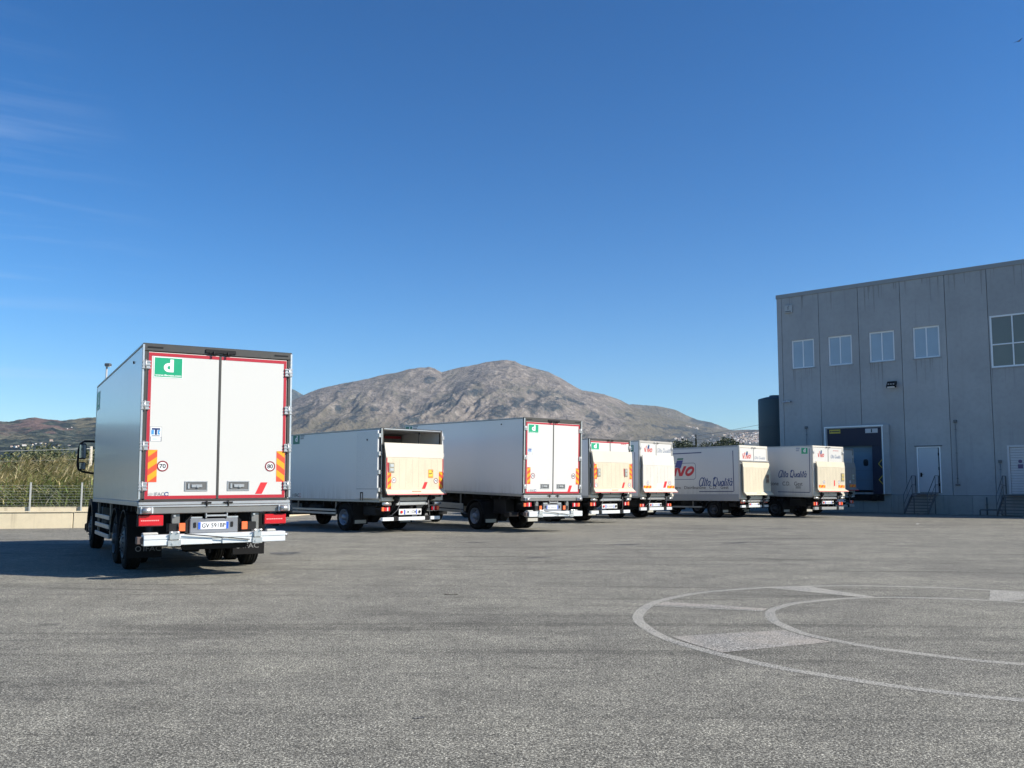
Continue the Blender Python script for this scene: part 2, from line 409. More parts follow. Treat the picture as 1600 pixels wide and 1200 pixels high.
def sector(ri, ro, i0, i1, o0, o1, m):
    bm = new_bm(); n = 8
    I = [(CX + ri * math.cos(R(i0 + (i1 - i0) * k / n)), CY + ri * math.sin(R(i0 + (i1 - i0) * k / n)), .0035) for k in range(n + 1)]
    O = [(CX + ro * math.cos(R(o0 + (o1 - o0) * k / n)), CY + ro * math.sin(R(o0 + (o1 - o0) * k / n)), .0035) for k in range(n + 1)]
    bm.faces.new([bm.verts.new(p) for p in O + I[::-1]])
    return finish(bm, 'painted_patch', m, kind='structure', recalc=False)
sector(2.49, 3.865, 190, 208, 193, 207, FAINT)
sector(2.49, 3.865, 153.5, 156, 156, 157.5, PAINT); sector(2.49, 3.865, 149, 153.2, 150, 155.7, FAINT)
sector(2.49, 3.865, 95, 100, 101, 112, PAINT)
sector(2.49, 3.865, 56, 61, 48, 61, PAINT)
sector(2.49, 3.865, 12, 18, 6, 19, FAINT); sector(2.49, 3.865, 328, 334, 322, 335, FAINT); sector(2.49, 3.865, 250, 256, 262, 274, FAINT)

def stain_spot(cx, cy, rx, ry, rot, m):
    bm = new_bm(); n = 36; ph = rng.uniform(0, 6, 4); c, s = math.cos(rot), math.sin(rot); P = []
    for i in range(n):
        t = 2 * PI * i / n; k = 1 + .16 * math.sin(2 * t + ph[0]) + .13 * math.sin(3 * t + ph[1]) + .09 * math.sin(5 * t + ph[2]) + .06 * math.sin(9 * t + ph[3])
        a, b = rx * k * math.cos(t), ry * k * math.sin(t); P.append((cx + a * c - b * s, cy + a * s + b * c, .0028))
    bm.faces.new([bm.verts.new(p) for p in P]); return finish(bm, 'oil_stain', m, kind='structure', recalc=False)
def oil_mat():
    t = NT('oily_asphalt'); g = t.noise(58, 3, .72); w = t.noise(3.0, 5, .65)
    stone = t.ramp(g, [(.38, (.014, .0135, .013)), (.5, (.085, .082, .074)), (.61, (.34, .33, .29))])
    t.color(t.mix(t.ramp(w, [(.40, .15), (.62, .85)]), stone, (.035, .034, .032))); t.set(Roughness=.75); t.bump(g, .5, .008); return t.m
OIL = oil_mat()
for a_ in ((6.85, 25.2, .75, .16, .15), (6.2, 24.7, .35, .10, .3), (-.62, 6.15, .045, .02, .2), (3.1, 24.0, .5, .2, .5), (-1.0, 24.6, .3, .18, .2), (9.8, 33.0, .6, .25, .0), (.6, 19.5, .28, .12, .4), (-5.2, 20.5, .4, .3, .4)): stain_spot(*a_, OIL)

# ================================================================== hills and mountain
def _hash(ix, iy, seed):
    n = (ix.astype(np.int64) * 374761393 + iy.astype(np.int64) * 668265263 + seed * 974634777) & 0x7fffffff
    n = ((n ^ (n >> 13)) * 1274126177) & 0x7fffffff
    return ((n ^ (n >> 16)) & 0xffff) / 65535.0
def vnoise(x, y, seed=0):
    ix, iy = np.floor(x), np.floor(y); fx, fy = x - ix, y - iy
    fx = fx * fx * fx * (fx * (fx * 6 - 15) + 10); fy = fy * fy * fy * (fy * (fy * 6 - 15) + 10)
    a, b, c, d = _hash(ix, iy, seed), _hash(ix + 1, iy, seed), _hash(ix, iy + 1, seed), _hash(ix + 1, iy + 1, seed)
    return (a + (b - a) * fx) * (1 - fy) + (c + (d - c) * fx) * fy
def ridged(x, y, octv=5, seed=0):
    s = 0; a = 1; tot = 0
    for o in range(octv):
        s = s + a * (1 - np.abs(2 * vnoise(x, y, seed + o) - 1)); tot += a; a *= .52; x = x * 2.07 + 3.1; y = y * 2.03 + 1.7
    return s / tot
def fbm(x, y, octv=5, seed=0):
    s = 0; a = 1; tot = 0
    for o in range(octv):
        s = s + a * vnoise(x, y, seed + o); tot += a; a *= .5; x = x * 2.07 + 3.1; y = y * 2.03 + 1.7
    return s / tot

def terrain(name, ridge, r0, r1, r2, p0, p1, nx, nr, m, amp, shape=1.25, ground_tones=None, gully=(300., 900., 26.), jag=2.0, seed=0, fine=.26, big=0.0):
    px = np.linspace(p0, p1, nx); py = np.interp(px, [q[0] for q in ridge], [q[1] for q in ridge])
    D = np.array([ray(a, b) for a, b in zip(px, py)]); hyp = np.hypot(D[:, 0], D[:, 1])
    dx, dy, tan = D[:, 0] / hyp, D[:, 1] / hyp, D[:, 2] / hyp
    H = CAM_H + tan * r1
    kw = np.exp(-(np.arange(-60, 61) / 24.0) ** 2); Hs = np.convolve(np.pad(H, 60, mode='edge'), kw / kw.sum(), mode='valid')
    tt = np.concatenate([np.linspace(0, 1, nr), np.linspace(1, (r2 - r0) / (r1 - r0), max(6, nr // 6))[1:]])
    T, I = np.meshgrid(tt, np.arange(nx), indexing='ij')
    rr = r0 + T * (r1 - r0)
    u = np.arctan2(dx, dy)[I] * r1; v = rr
    ga, gb, deg = gully; c, s = math.cos(R(deg)), math.sin(R(deg))
    wx = fbm(u / 900, v / 900, 3, seed + 40) * 260; wy = fbm(u / 900 + 9, v / 900, 3, seed + 50) * 260
    p = (u + wx) * c - (v + wy) * s; q = (u + wx) * s + (v + wy) * c
    n = ridged(p / ga, q / gb, 5, seed) - .62
    n2 = ridged(u / 95, v / 130, 4, seed + 20) - .6
    if big: n = n + big * (ridged((p + 900) / 1150, q / 3600, 2, seed + 60) - .6)
    env = np.clip(T, 0, 1) ** .6 * np.clip(1.025 - T, .02, 1) ** .75
    tb = np.clip(T, 0, 1) ** 5; Hb = Hs[I] * (1 - tb) + H[I] * tb
    base = np.where(T <= 1, np.clip(T, 0, 1) ** shape, 1 - (T - 1) * .9)
    z = Hb * base + (n * amp + n2 * amp * fine) * env * np.clip(H[I] / max(H.max(), 1), .12, 1)
    z = z + jag * (fbm(u / 14, v / 14, 2, seed + 77) - .5) * np.clip(T * 3, 0, 1)
    z = np.maximum(z, -3)
    X = dx[I] * rr; Y = dy[I] * rr
    verts = np.stack([X.ravel(), Y.ravel(), z.ravel()], 1)
    nt_ = len(tt); idx = np.arange(nt_ * nx).reshape(nt_, nx)
    f = np.stack([idx[:-1, :-1].ravel(), idx[:-1, 1:].ravel(), idx[1:, 1:].ravel(), idx[1:, :-1].ravel()], 1)
    me = bpy.data.meshes.new(name); me.vertices.add(len(verts)); me.vertices.foreach_set('co', verts.ravel())
    me.loops.add(f.size); me.loops.foreach_set('vertex_index', f.ravel()); me.polygons.add(len(f))
    me.polygons.foreach_set('loop_start', np.arange(0, f.size, 4)); me.polygons.foreach_set('loop_total', np.full(len(f), 4))
    me.update(); me.validate(); me.polygons.foreach_set('use_smooth', np.ones(len(f), bool))
    # tones: scrub and woods, painted cliff and gully shade, dry grass, burnt red earth
    vx, vy = u.ravel() / r1, (z.ravel() - CAM_H) / rr.ravel()
    if ground_tones is not None:
        e = (fbm(p / 38, q / 75, 5, seed + 5).ravel() - .5)
        for at, vals in ground_tones(px[I].ravel(), z.ravel(), rr.ravel(), e).items():
            me.attributes.new(at, 'FLOAT', 'POINT').data.foreach_set('value', np.clip(vals, 0, 1).astype(np.float32))
    me.materials.append(m)
    o = link(name, me, kind='structure')
    return o, BVHTree.FromPolygons([tuple(a) for a in verts], [tuple(a) for a in f.tolist()])

def attr(t, name):
    a = t.n.new('ShaderNodeAttribute'); a.attribute_name = name; return a.outputs['Fac']
def mountain_mat():
    t = NT('limestone_mountain')
    big = t.noise(.0022, 6, .62, dist=.5); det = t.noise(.016, 6, .7); fine = t.noise(.06, 4, .7)
    diag = t.noise(.006, 5, .6, sc=(1.0, .32, 1), rot=(0, 0, R(28)), dist=.7)
    rock = t.ramp(det, [(.30, (.100, .090, .078)), (.46, (.195, .171, .144)), (.60, (.285, .252, .215)), (.74, (.46, .42, .37))])
    rock = t.mix(1.0, rock, t.ramp(big, [(.30, (.78, .77, .78)), (.7, (1.16, 1.12, 1.07))]), 'MULTIPLY')
    rock = t.mix(1.0, rock, t.ramp(fine, [(.3, (.80, .80, .80)), (.7, (1.18, 1.18, 1.18))]), 'MULTIPLY')
    scrub = t.math('MULTIPLY', t.ramp(diag, [(.50, 0), (.66, .9)]), t.ramp(fine, [(.42, 0), (.56, 1)]))
    c = t.mix(scrub, rock, (.078, .082, .058))
    c = t.mix(t.math('MULTIPLY', attr(t, 'grass'), t.ramp(det, [(.25, .55), (.6, 1)])), c, t.mix(det, (.075, .073, .045), (.165, .142, .092)))
    wood_shade = t.ramp(fine, [(.35, (.014, .022, .030)), (.65, (.055, .068, .070))])  # bluish dark for woods, and for cliff and gully shadow painted in
    c = t.mix(t.math('MULTIPLY', attr(t, 'wood_shade'), t.ramp(t.noise(.03, 5, .75), [(.36, .25), (.52, 1)])), c, wood_shade)
    t.color(c); t.set(Roughness=.95); t.b.inputs['Specular IOR Level'].default_value = .1
    t.bump(t.math('ADD', t.math('MULTIPLY', det, 1.0), t.math('MULTIPLY', fine, .35)), 1.0, 32.0)
    return t.m
def hill_mat():
    t = NT('wooded_hill')
    a = t.noise(.011, 5, .62, dist=.4); b = t.noise(.026, 5, .72); c0 = t.noise(.004, 4, .6)
    wood_shade = t.ramp(b, [(.38, (.005, .011, .013)), (.50, (.024, .037, .032)), (.60, (.090, .102, .075))])
    field = t.ramp(b, [(.36, (.05, .055, .032)), (.5, (.125, .115, .072)), (.66, (.21, .185, .13))])
    c = t.mix(t.math('MULTIPLY', t.ramp(a, [(.55, 0), (.62, 1)]), t.ramp(c0, [(.4, .35), (.6, .9)])), wood_shade, field)
    c = t.mix(attr(t, 'grass'), c, field)
    red = t.ramp(b, [(.34, (.075, .053, .047)), (.5, (.145, .095, .080)), (.68, (.20, .135, .112))])
    c = t.mix(attr(t, 'earth'), c, red)
    t.color(c); t.set(Roughness=.95); t.b.inputs['Specular IOR Level'].default_value = .1
    t.bump(b, 1.0, 16.0); return t.m
MTN, HILL = mountain_mat(), hill_mat()

def pyof(px, z, r):   # photograph row of a terrain point (roll and pitch are small out here)
    return 758.5 + (px - 800) * .0037 - (z - CAM_H) / r * FPX / np.cos(np.arctan((px - 800) / FPX))
def blob(px, py, e, cx, cy, rx, ry, ang=0.0, soft=.35):
    c, s = math.cos(R(ang)), math.sin(R(ang)); a, b = px - cx, py - cy
    d = np.sqrt(((a * c + b * s) / rx) ** 2 + ((-a * s + b * c) / ry) ** 2)
    return np.clip((.95 - d + e * 3.4) / soft, 0, 1)
def mtn_veg_shade(px, z, r, e):  # dark patches: woods and scrub, plus painted-in cliff and gully shadow
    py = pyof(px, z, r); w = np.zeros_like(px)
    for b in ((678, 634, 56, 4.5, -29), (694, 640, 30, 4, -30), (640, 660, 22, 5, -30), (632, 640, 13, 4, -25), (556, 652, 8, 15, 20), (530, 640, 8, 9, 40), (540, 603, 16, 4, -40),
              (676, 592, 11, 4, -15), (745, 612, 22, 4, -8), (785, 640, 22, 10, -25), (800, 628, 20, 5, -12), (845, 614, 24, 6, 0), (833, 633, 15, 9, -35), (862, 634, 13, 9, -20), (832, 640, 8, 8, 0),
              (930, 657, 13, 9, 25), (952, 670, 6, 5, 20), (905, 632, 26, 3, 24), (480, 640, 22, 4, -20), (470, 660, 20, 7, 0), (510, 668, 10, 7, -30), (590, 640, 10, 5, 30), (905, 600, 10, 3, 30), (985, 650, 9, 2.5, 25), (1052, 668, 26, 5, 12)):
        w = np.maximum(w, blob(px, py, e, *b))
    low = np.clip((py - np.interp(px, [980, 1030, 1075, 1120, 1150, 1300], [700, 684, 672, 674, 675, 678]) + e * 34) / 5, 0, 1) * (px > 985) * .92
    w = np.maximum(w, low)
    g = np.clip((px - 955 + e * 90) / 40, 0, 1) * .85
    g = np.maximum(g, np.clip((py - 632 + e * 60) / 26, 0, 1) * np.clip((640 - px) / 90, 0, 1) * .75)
    return {'wood_shade': w, 'grass': g}
RIDGE = [(-900, 720), (200, 700), (330, 662), (420, 640), (455, 628), (477, 617), (502, 607), (535, 599), (570, 592), (595, 585), (625, 579), (655, 574), (670, 572.5), (680, 575), (690, 579.5), (700, 576.5), (715, 572), (740, 566), (765, 563), (790, 560), (805, 562), (815, 568.5), (840, 576), (857, 580), (877, 590), (895, 602), (910, 610), (945, 617), (967, 625), (987, 634), (1010, 642), (1040, 651), (1080, 662), (1110, 668), (1140, 673), (1190, 676), (1260, 684), (1400, 700), (1900, 725), (2500, 735)]
mountain, MB_ = terrain('mountain', RIDGE, 2300, 4600, 5600, 150, 1620, 900, 240, MTN, 430, 1.15, mtn_veg_shade, gully=(400., 1500., 24.), seed=3, fine=.17, big=.8)
far_ridge, _ = terrain('distant_ridge', [(-900, 690), (150, 655), (300, 618), (400, 604), (430, 602), (445, 604), (458, 608), (478, 619), (520, 640), (700, 690)], 6400, 8600, 9200, 100, 720, 130, 30, HILL, 120, 1.2,
                       lambda px, z, r, e: {'grass': e * 2, 'earth': e * 0}, jag=4, seed=13)
back_hill, _ = terrain('brown_hill', [(800, 700), (900, 660), (960, 638), (987, 631.5), (1027, 634.5), (1055, 640), (1075, 650), (1090, 656), (1112, 660), (1127, 666), (1142, 672), (1165, 671), (1187, 671.5), (1300, 668), (1500, 690), (2000, 715)], 4700, 5900, 6500, 820, 1700, 200, 40, MTN, 70, 1.1,
                       lambda px, z, r, e: {'grass': .75 + e, 'wood_shade': np.clip(blob(px, pyof(px, z, r), e, 1105, 660, 34, 9, 18) + blob(px, pyof(px, z, r), e, 1180, 676, 50, 4), 0, 1)}, jag=5, seed=23)
def hill_veg(px, z, r, e):
    py = pyof(px, z, r)
    red = np.maximum(blob(px, py, e * .9, 52, 662, 44, 11, 8), blob(px, py, e, 8, 670, 30, 8, 0) * .5)
    g = np.maximum(blob(px, py, e, 132, 661, 20, 8, -15), blob(px, py, e, 20, 683, 30, 4) * .8)
    g = np.maximum(g, blob(px, py, e, -160, 668, 120, 10))
    return {'earth': red, 'grass': g}
left_hill, LB_ = terrain('wooded_hill', [(-1500, 640), (-700, 652), (-300, 646), (-120, 660), (-40, 661), (0, 658.5), (17, 659), (33, 655), (53, 652), (70, 654), (87, 656), (95, 657.5), (117, 655), (133, 652.5), (147, 651.5), (190, 650), (260, 656), (340, 672), (430, 700), (560, 735)], 1150, 2900, 3500, -1100, 560, 460, 110, HILL, 80, 1.05, hill_veg, gully=(260, 700, 10), jag=5, seed=31)

# ------------------------------------------------------------------ village on the slope
def house_mesh(name, w, d, h, roof, cw, cr_):
    bm = new_bm(); box(bm, -w / 2, w / 2, -d / 2, d / 2, -4, h, mi=0)
    e = .4; prism(bm, [(-w / 2 - e, -d / 2 - e, h + .02), (-w / 2 - e, d / 2 + e, h + .02), (-w / 2 - e, 0, h + roof)], (w + 2 * e, 0, 0), 1)
    for k in range(int(w // 3)):
        for zz in (1.2, 4.2):
            if zz + 1.4 < h: box(bm, -w / 2 + 1 + k * 3, -w / 2 + 2 + k * 3, -d / 2 - .03, -d / 2, zz, zz + 1.4, mi=2)
    bmesh.ops.recalc_face_normals(bm, faces=bm.faces[:])
    me = bpy.data.meshes.new(name); bm.to_mesh(me); bm.free()
    for q in (cw, cr_, glass_dark): me.materials.append(q)
    return me
hw = [mat('house_cream', (.70, .63, .52), .8), mat('house_white', (.78, .75, .70), .8), mat('house_pink', (.62, .50, .42), .8), mat('house_ochre', (.56, .45, .31), .8)]
hr = [mat('roof_tile_pale', (.36, .20, .13), .85), mat('roof_tile_brown', (.24, .15, .10), .85)]
HM = [house_mesh('village_house', 11 + 2 * i, 8 + i % 3, 5.5 + 1.5 * (i % 3), 2.0 + .3 * (i % 2), hw[i % 4], hr[i % 2]) for i in range(6)]
def place_house(bvh, px, py, label, group, big=.5):
    d = ray(px, py).normalized(); hit = bvh.ray_cast(Vector((0, 0, CAM_H)), d)
    if hit[0] is None: return
    o = link('village_house', HM[rng.integers(6)]); o.location = hit[0]; o.rotation_euler = (0, 0, rng.uniform(-.6, .6)); k = rng.uniform(.7, 1.2) * big; o.scale = (k, k, k)
    tag(o, label, 'house', group)
VL = 'tiny pale house packed in the hillside village beside the dark tank'
for i in range(262):
    px = 1188 - abs(rng.normal(0, 30)); py = np.interp(px, [1100, 1140, 1190], [683, 680, 678]) + rng.uniform(-2.5, 14)
    place_house(MB_, px, py, VL, 'village houses on the mountain foot')
for i in range(26):
    place_house(MB_, rng.normal(1062, 11), rng.uniform(681, 693), 'tiny cream house scattered above the round trees behind the trucks', 'houses scattered above the trees')
for i in range(9):
    place_house(MB_, 1072 + i * 2.3 + rng.uniform(-1, 1), 666 + i * .55 + rng.uniform(-.6, .6), 'tiny bright house in the short row high on the right mountain slope', 'houses in a row high on the slope')
for px, py in ((18, 698.5), (24, 699), (28, 698), (38, 697), (50, 695.5), (56, 694), (64, 693.5), (70, 694), (80, 689.5), (82, 690), (105, 670), (112, 668), (92, 697), (108, 697)):
    place_house(LB_, px, py, 'tiny pale house below the red hilltop beyond the reeds', 'houses under the red hill', .28)

# ================================================================== haze
bm = new_bm(); box(bm, -7700, 7700, -520, 9800, -1.3, 1150)
hz = finish(bm, 'haze', [], kind='stuff')
hm = bpy.data.materials.new('thin_haze'); hm.use_nodes = True; n_ = hm.node_tree.nodes; n_.remove(n_['Principled BSDF'])
vv = n_.new('ShaderNodeVolumePrincipled'); vv.inputs['Color'].default_value = (.62, .76, .95, 1); vv.inputs['Density'].default_value = 4.6e-5; vv.inputs['Anisotropy'].default_value = .1
hm.node_tree.links.new(vv.outputs[0], n_['Material Output'].inputs['Volume']); hz.data.materials.append(hm)

# ================================================================== warehouse
WX, WY, WHD = 17.916, 58.805, 2.294
def concrete_mat(name, base, streaks=True, dark=.5):
    t = NT(name)
    a = t.noise(.35, 5, .6); b = t.noise(4, 5, .65); st = t.noise(1.0, 4, .6, sc=(4.2, 4.2, .16)); pores = t.noise(38, 3, .6)
    c = t.mix(t.ramp(a, [(.3, 0), (.72, 1)]), tuple(x * .86 for x in base), tuple(x * 1.08 for x in base))
    c = t.mix(t.math('MULTIPLY', t.ramp(b, [(.45, 0), (.75, 1)]), .28), c, tuple(x * .62 for x in base))
    oi = t.n.new('ShaderNodeObjectInfo'); c = t.mix(1.0, c, t.ramp(oi.outputs['Random'], [(0, .90), (1, 1.08)]), 'MULTIPLY')
    if streaks: c = t.mix(t.math('MULTIPLY', t.ramp(st, [(.56, 0), (.72, 1)]), dark), c, tuple(x * .55 for x in base))
    t.color(c); t.set(Roughness=.85); t.b.inputs['Specular IOR Level'].default_value = .25; t.bump(pores, .35, .006); return t.m
FACADE = concrete_mat('precast_concrete', (.375, .383, .39), True, .28)
PLINTH = concrete_mat('stained_plinth_concrete', (.33, .34, .33), True, .95)
WALLC = concrete_mat('cream_wall_concrete', (.68, .585, .41), True, .8)
JOINT = mat('panel_joint_filler', (.05, .05, .05), .8)
ROOFM = mat('flat_roof_felt', (.12, .12, .12), .9)
WFRAME = mat('window_frame_white', (.80, .82, .84), .4)
def pane_mat(name, c, rough):
    t = NT(name); a = t.noise(1.3, 3, .5); t.color(t.mix(a, tuple(x * .8 for x in c), c)); t.set(Roughness=rough); t.b.inputs['IOR'].default_value = 1.5; return t.m
PANE = pane_mat('frosted_window_glass', (.38, .46, .54), .12)
PANE2 = pane_mat('tinted_window_glass', (.20, .20, .17), .10)
NAVY = mat('navy_dock_curtain', (.006, .010, .036), .6, grime=.3)
DOCKDOOR = mat('blue_dock_door', (.13, .20, .27), .5, grime=.2)
DOORW = mat('white_steel_door', (.44, .48, .52), .4, grime=.1)
DOORW2 = mat('white_shutter', (.50, .50, .52), .45, grime=.15)
STEEL_D = mat('dark_galvanised', (.13, .14, .15), .5, .5, grime=.3)
YEL = mat('yellow_mark', (.60, .44, .05), .5, grime=.3)

wh = thing('warehouse', 'tall grey precast concrete warehouse with loading dock and four small windows', 'warehouse', (WX, WY, 0), math.atan2(math.cos(WHD), math.sin(WHD)))
WM = Matrix.Translation((WX, WY, 0)) @ Matrix.Rotation(wh.rotation_euler[2], 4, 'Z')
def wpt(s, off, z): return WM @ Vector((s, -off, z))
WROT = wh.rotation_euler[2]
WIN = [(.97, 2.50, 9.36, 11.26), (3.44, 4.97, 9.34, 11.25), (6.05, 7.58, 9.33, 11.24), (8.67, 10.19, 9.32, 11.24)]
BIG = (12.92, 15.22, 8.40, 11.42); DOOR1 = (8.64, 9.97, 1.22, 3.97); DOCK = (3.30, 6.68, 1.22, 5.24); DOOR2 = (13.49, 16.3, 1.19, 3.94)
HOLES = WIN + [BIG, DOOR1, DOCK, DOOR2]
JO = [0, .33, 2.87, 5.43, 8.0, 10.57, 12.85, 15.4, 17.95, 20.5, 23.05, 25.6, 28.1]
def wall_panel(x0, x1, z0, z1, th, holes, m, name, parent, y=0.0):
    hs_ = [(max(a, x0), min(b, x1), max(c, z0), min(d, z1)) for a, b, c, d in holes if a < x1 and b > x0 and c < z1 and d > z0]
    xs = sorted({x0, x1} | {v for h in hs_ for v in h[:2]}); zs = sorted({z0, z1} | {v for h in hs_ for v in h[2:]})
    solid = lambda i, j: 0 <= i < len(xs) - 1 and 0 <= j < len(zs) - 1 and not any(h[0] <= (xs[i] + xs[i + 1]) / 2 <= h[1] and h[2] <= (zs[j] + zs[j + 1]) / 2 <= h[3] for h in hs_)
    bm = new_bm(); V = {}
    def v(i, j, k):
        if (i, j, k) not in V: V[i, j, k] = bm.verts.new((xs[i], y + k * th, zs[j]))
        return V[i, j, k]
    for i in range(len(xs) - 1):
        for j in range(len(zs) - 1):
            if not solid(i, j): continue
            bm.faces.new((v(i, j, 0), v(i + 1, j, 0), v(i + 1, j + 1, 0), v(i, j + 1, 0))); bm.faces.new((v(i, j, 1), v(i, j + 1, 1), v(i + 1, j + 1, 1), v(i + 1, j, 1)))
            for (ni, nj, a, b) in ((i - 1, j, (i, j), (i, j + 1)), (i + 1, j, (i + 1, j), (i + 1, j + 1)), (i, j - 1, (i, j), (i + 1, j)), (i, j + 1, (i, j + 1), (i + 1, j + 1))):
                if not solid(ni, nj): bm.faces.new((v(*a, 0), v(*b, 0), v(*b, 1), v(*a, 1)))
    return finish(bm, name, m, parent)
G = .015
for a, b in zip(JO, JO[1:]):
    wall_panel(a + (G if a else 0), b - G, 1.10, 14.20, .22, HOLES, FACADE, 'wall_panel', wh, y=random.uniform(-.006, .006))
bm = new_bm()   # inner wall behind the joints, with the same openings
for a, b in zip(JO, JO[1:]): pass
bm.free()
wall_panel(.02, 28.08, 1.0, 14.2, .06, [(h[0] + .01, h[1] - .01, h[2] + .01, h[3] - .01) for h in HOLES], JOINT, 'inner_wall', wh, y=.236)
PJ = [0, 3.2, 7.06, 8.4, 10.05, 11.6, 13.2, 15.6, 18.6, 21.6, 24.6, 28.1]
for a, b in zip(PJ, PJ[1:]):
    bm = new_bm(); box(bm, a + (.004 if a else 0), b - .004, -.05, .25, -.05, 1.085, .012); finish(bm, 'plinth_block', PLINTH, wh)
bm = new_bm(); box(bm, -.04, 28.14, -.05, .40, 14.203, 14.47, .01); finish(bm, 'roof_coping', mat('coping_metal', (.29, .292, .29), .5, .2), wh)
bm = new_bm(); box(bm, .1, 28.0, .40, 44.9, 13.9, 14.1); finish(bm, 'roof', ROOFM, wh)
for k in range(9):      # end wall
    bm = new_bm(); box(bm, 0, .22, .30 + k * 5.0 + G, .30 + k * 5.0 + 5.0 - G, 0, 14.2, .004); finish(bm, 'wall_panel', FACADE, wh)
bm = new_bm(); box(bm, .24, .30, .31, 45.3, -.05, 14.2); finish(bm, 'inner_wall', JOINT, wh)
bm = new_bm(); box(bm, 0, 28.1, 45.31, 45.5, -.05, 14.2); finish(bm, 'back_wall', FACADE, wh)
bm = new_bm(); box(bm, 27.9, 28.1, .30, 45.3, -.05, 14.2); finish(bm, 'end_wall', FACADE, wh)
bm = new_bm(); box(bm, .31, 27.89, 4.0, 4.1, .9, 13.8); finish(bm, 'inner_partition', mat('dim_interior', (.12, .12, .12), .8), wh)

def window(h, cols, rows, pm, y=.10):
    x0, x1, z0, z1 = h; t = .095
    bm = new_bm(); f = None
    box(bm, x0, x0 + t, y - .03, y + .06, z0, z1, .006); box(bm, x1 - t, x1, y - .03, y + .06, z0, z1, .006)
    box(bm, x0 + t, x1 - t, y - .03, y + .06, z0, z0 + t, .006); box(bm, x0 + t, x1 - t, y - .03, y + .06, z1 - t, z1, .006)
    f = finish(bm, 'window_frame', WFRAME, wh)
    for c in cols:
        bm = new_bm(); box(bm, c - .035, c + .035, y - .022, y + .05, z0 + t, z1 - t, .005); finish(bm, 'mullion', WFRAME, f)
    cx = [x0 + t] + [v for c in cols for v in (c - .035, c + .035)] + [x1 - t]
    rz = [z0 + t] + [v for c in rows for v in (c - .035, c + .035)] + [z1 - t]
    for i in range(0, len(cx), 2):
        for c in rows:
            bm = new_bm(); box(bm, cx[i], cx[i + 1], y - .022, y + .05, c - .035, c + .035, .005); finish(bm, 'transom', WFRAME, f)
        for j in range(0, len(rz), 2):
            bm = new_bm(); box(bm, cx[i], cx[i + 1], y + .012, y + .024, rz[j], rz[j + 1]); finish(bm, 'pane', pm, f)
    bm = new_bm(); box(bm, x0 - .06, x1 + .06, -.05, .04, z0 - .05, z0 - .003, .006); finish(bm, 'window_sill', FACADE, f)
for h in WIN: window(h, [(h[0] + h[1]) / 2], [], PANE)
window(BIG, [14.07], [9.74], PANE2, .03)
def stain_mat(name, c):
    return mat(name, c, .9, grime=.3)
# door with frame, hinges and handle
x0, x1, z0, z1 = DOOR1
bm = new_bm(); box(bm, x0, x0 + .07, -.03, .12, z0, z1, .006); box(bm, x1 - .07, x1, -.03, .12, z0, z1, .006); box(bm, x0 + .07, x1 - .07, -.03, .12, z1 - .06, z1, .006)
fr = finish(bm, 'door_frame', WFRAME, wh)
bm = new_bm(); box(bm, x0 + .08, x1 - .14, .0, .06, z0 + .03, z1 - .07, .008); dl = finish(bm, 'door', DOORW, wh)
bm = new_bm(); box(bm, x0 + .16, x0 + .26, -.05, .0, z0 + .95, z0 + 1.2, .01); rod(bm, (x0 + .2, -.08, z0 + 1.1), (x0 + .34, -.08, z0 + 1.1), .015); finish(bm, 'door_handle', black_plastic, dl)
for zz in (z0 + .4, z0 + 1.35, z0 + 2.2):
    bm = new_bm(); box(bm, x1 - .14, x1 - .07, -.045, .0, zz, zz + .18, .01); finish(bm, 'hinge', black_plastic, dl)
bm = new_bm(); box(bm, x0 - .12, x1 + .12, -.06, -.003, z1 + .01, z1 + .07, .01); finish(bm, 'door_lintel_strip', STEEL_D, wh)
# ribbed white door at the far end
x0, x1, z0, z1 = DOOR2
bm = new_bm(); box(bm, x0, x0 + .12, -.02, .15, z0, z1, .006); box(bm, x1 - .12, x1, -.02, .15, z0, z1, .006); box(bm, x0 + .12, x1 - .12, -.02, .15, z1 - .12, z1, .006); finish(bm, 'door_frame', DOORW2, wh)
nsl = 18; hh = (z1 - .13 - z0 - .01) / nsl
bm = new_bm(); box(bm, x0 + .122, x1 - .122, .085, .12, z0 + .01, z1 - .13); ds = finish(bm, 'roller_door', STEEL_D, wh)
slat = None
for k in range(nsl):
    if slat is None:
        bm = new_bm(); box(bm, x0 + .13, x1 - .13, .03, .08, z0 + .015, z0 + .005 + hh, .012); slat = finish(bm, 'door_slat', DOORW2, ds).data
    else:
        o = link('door_slat', slat, ds); o.location = (0, 0, k * hh)
bm = new_bm(); P = Plane((0, .03, 0), (1, 0, 0), (0, 0, 1)); disc(bm, P, 14.12, 3.02, .10); sticker(bm, P, rect(13.99, 14.25, 2.62, 2.86)); finish(bm, 'warning_sticker', mat('faded_purple_print', (.10, .07, .16), .5), ds)
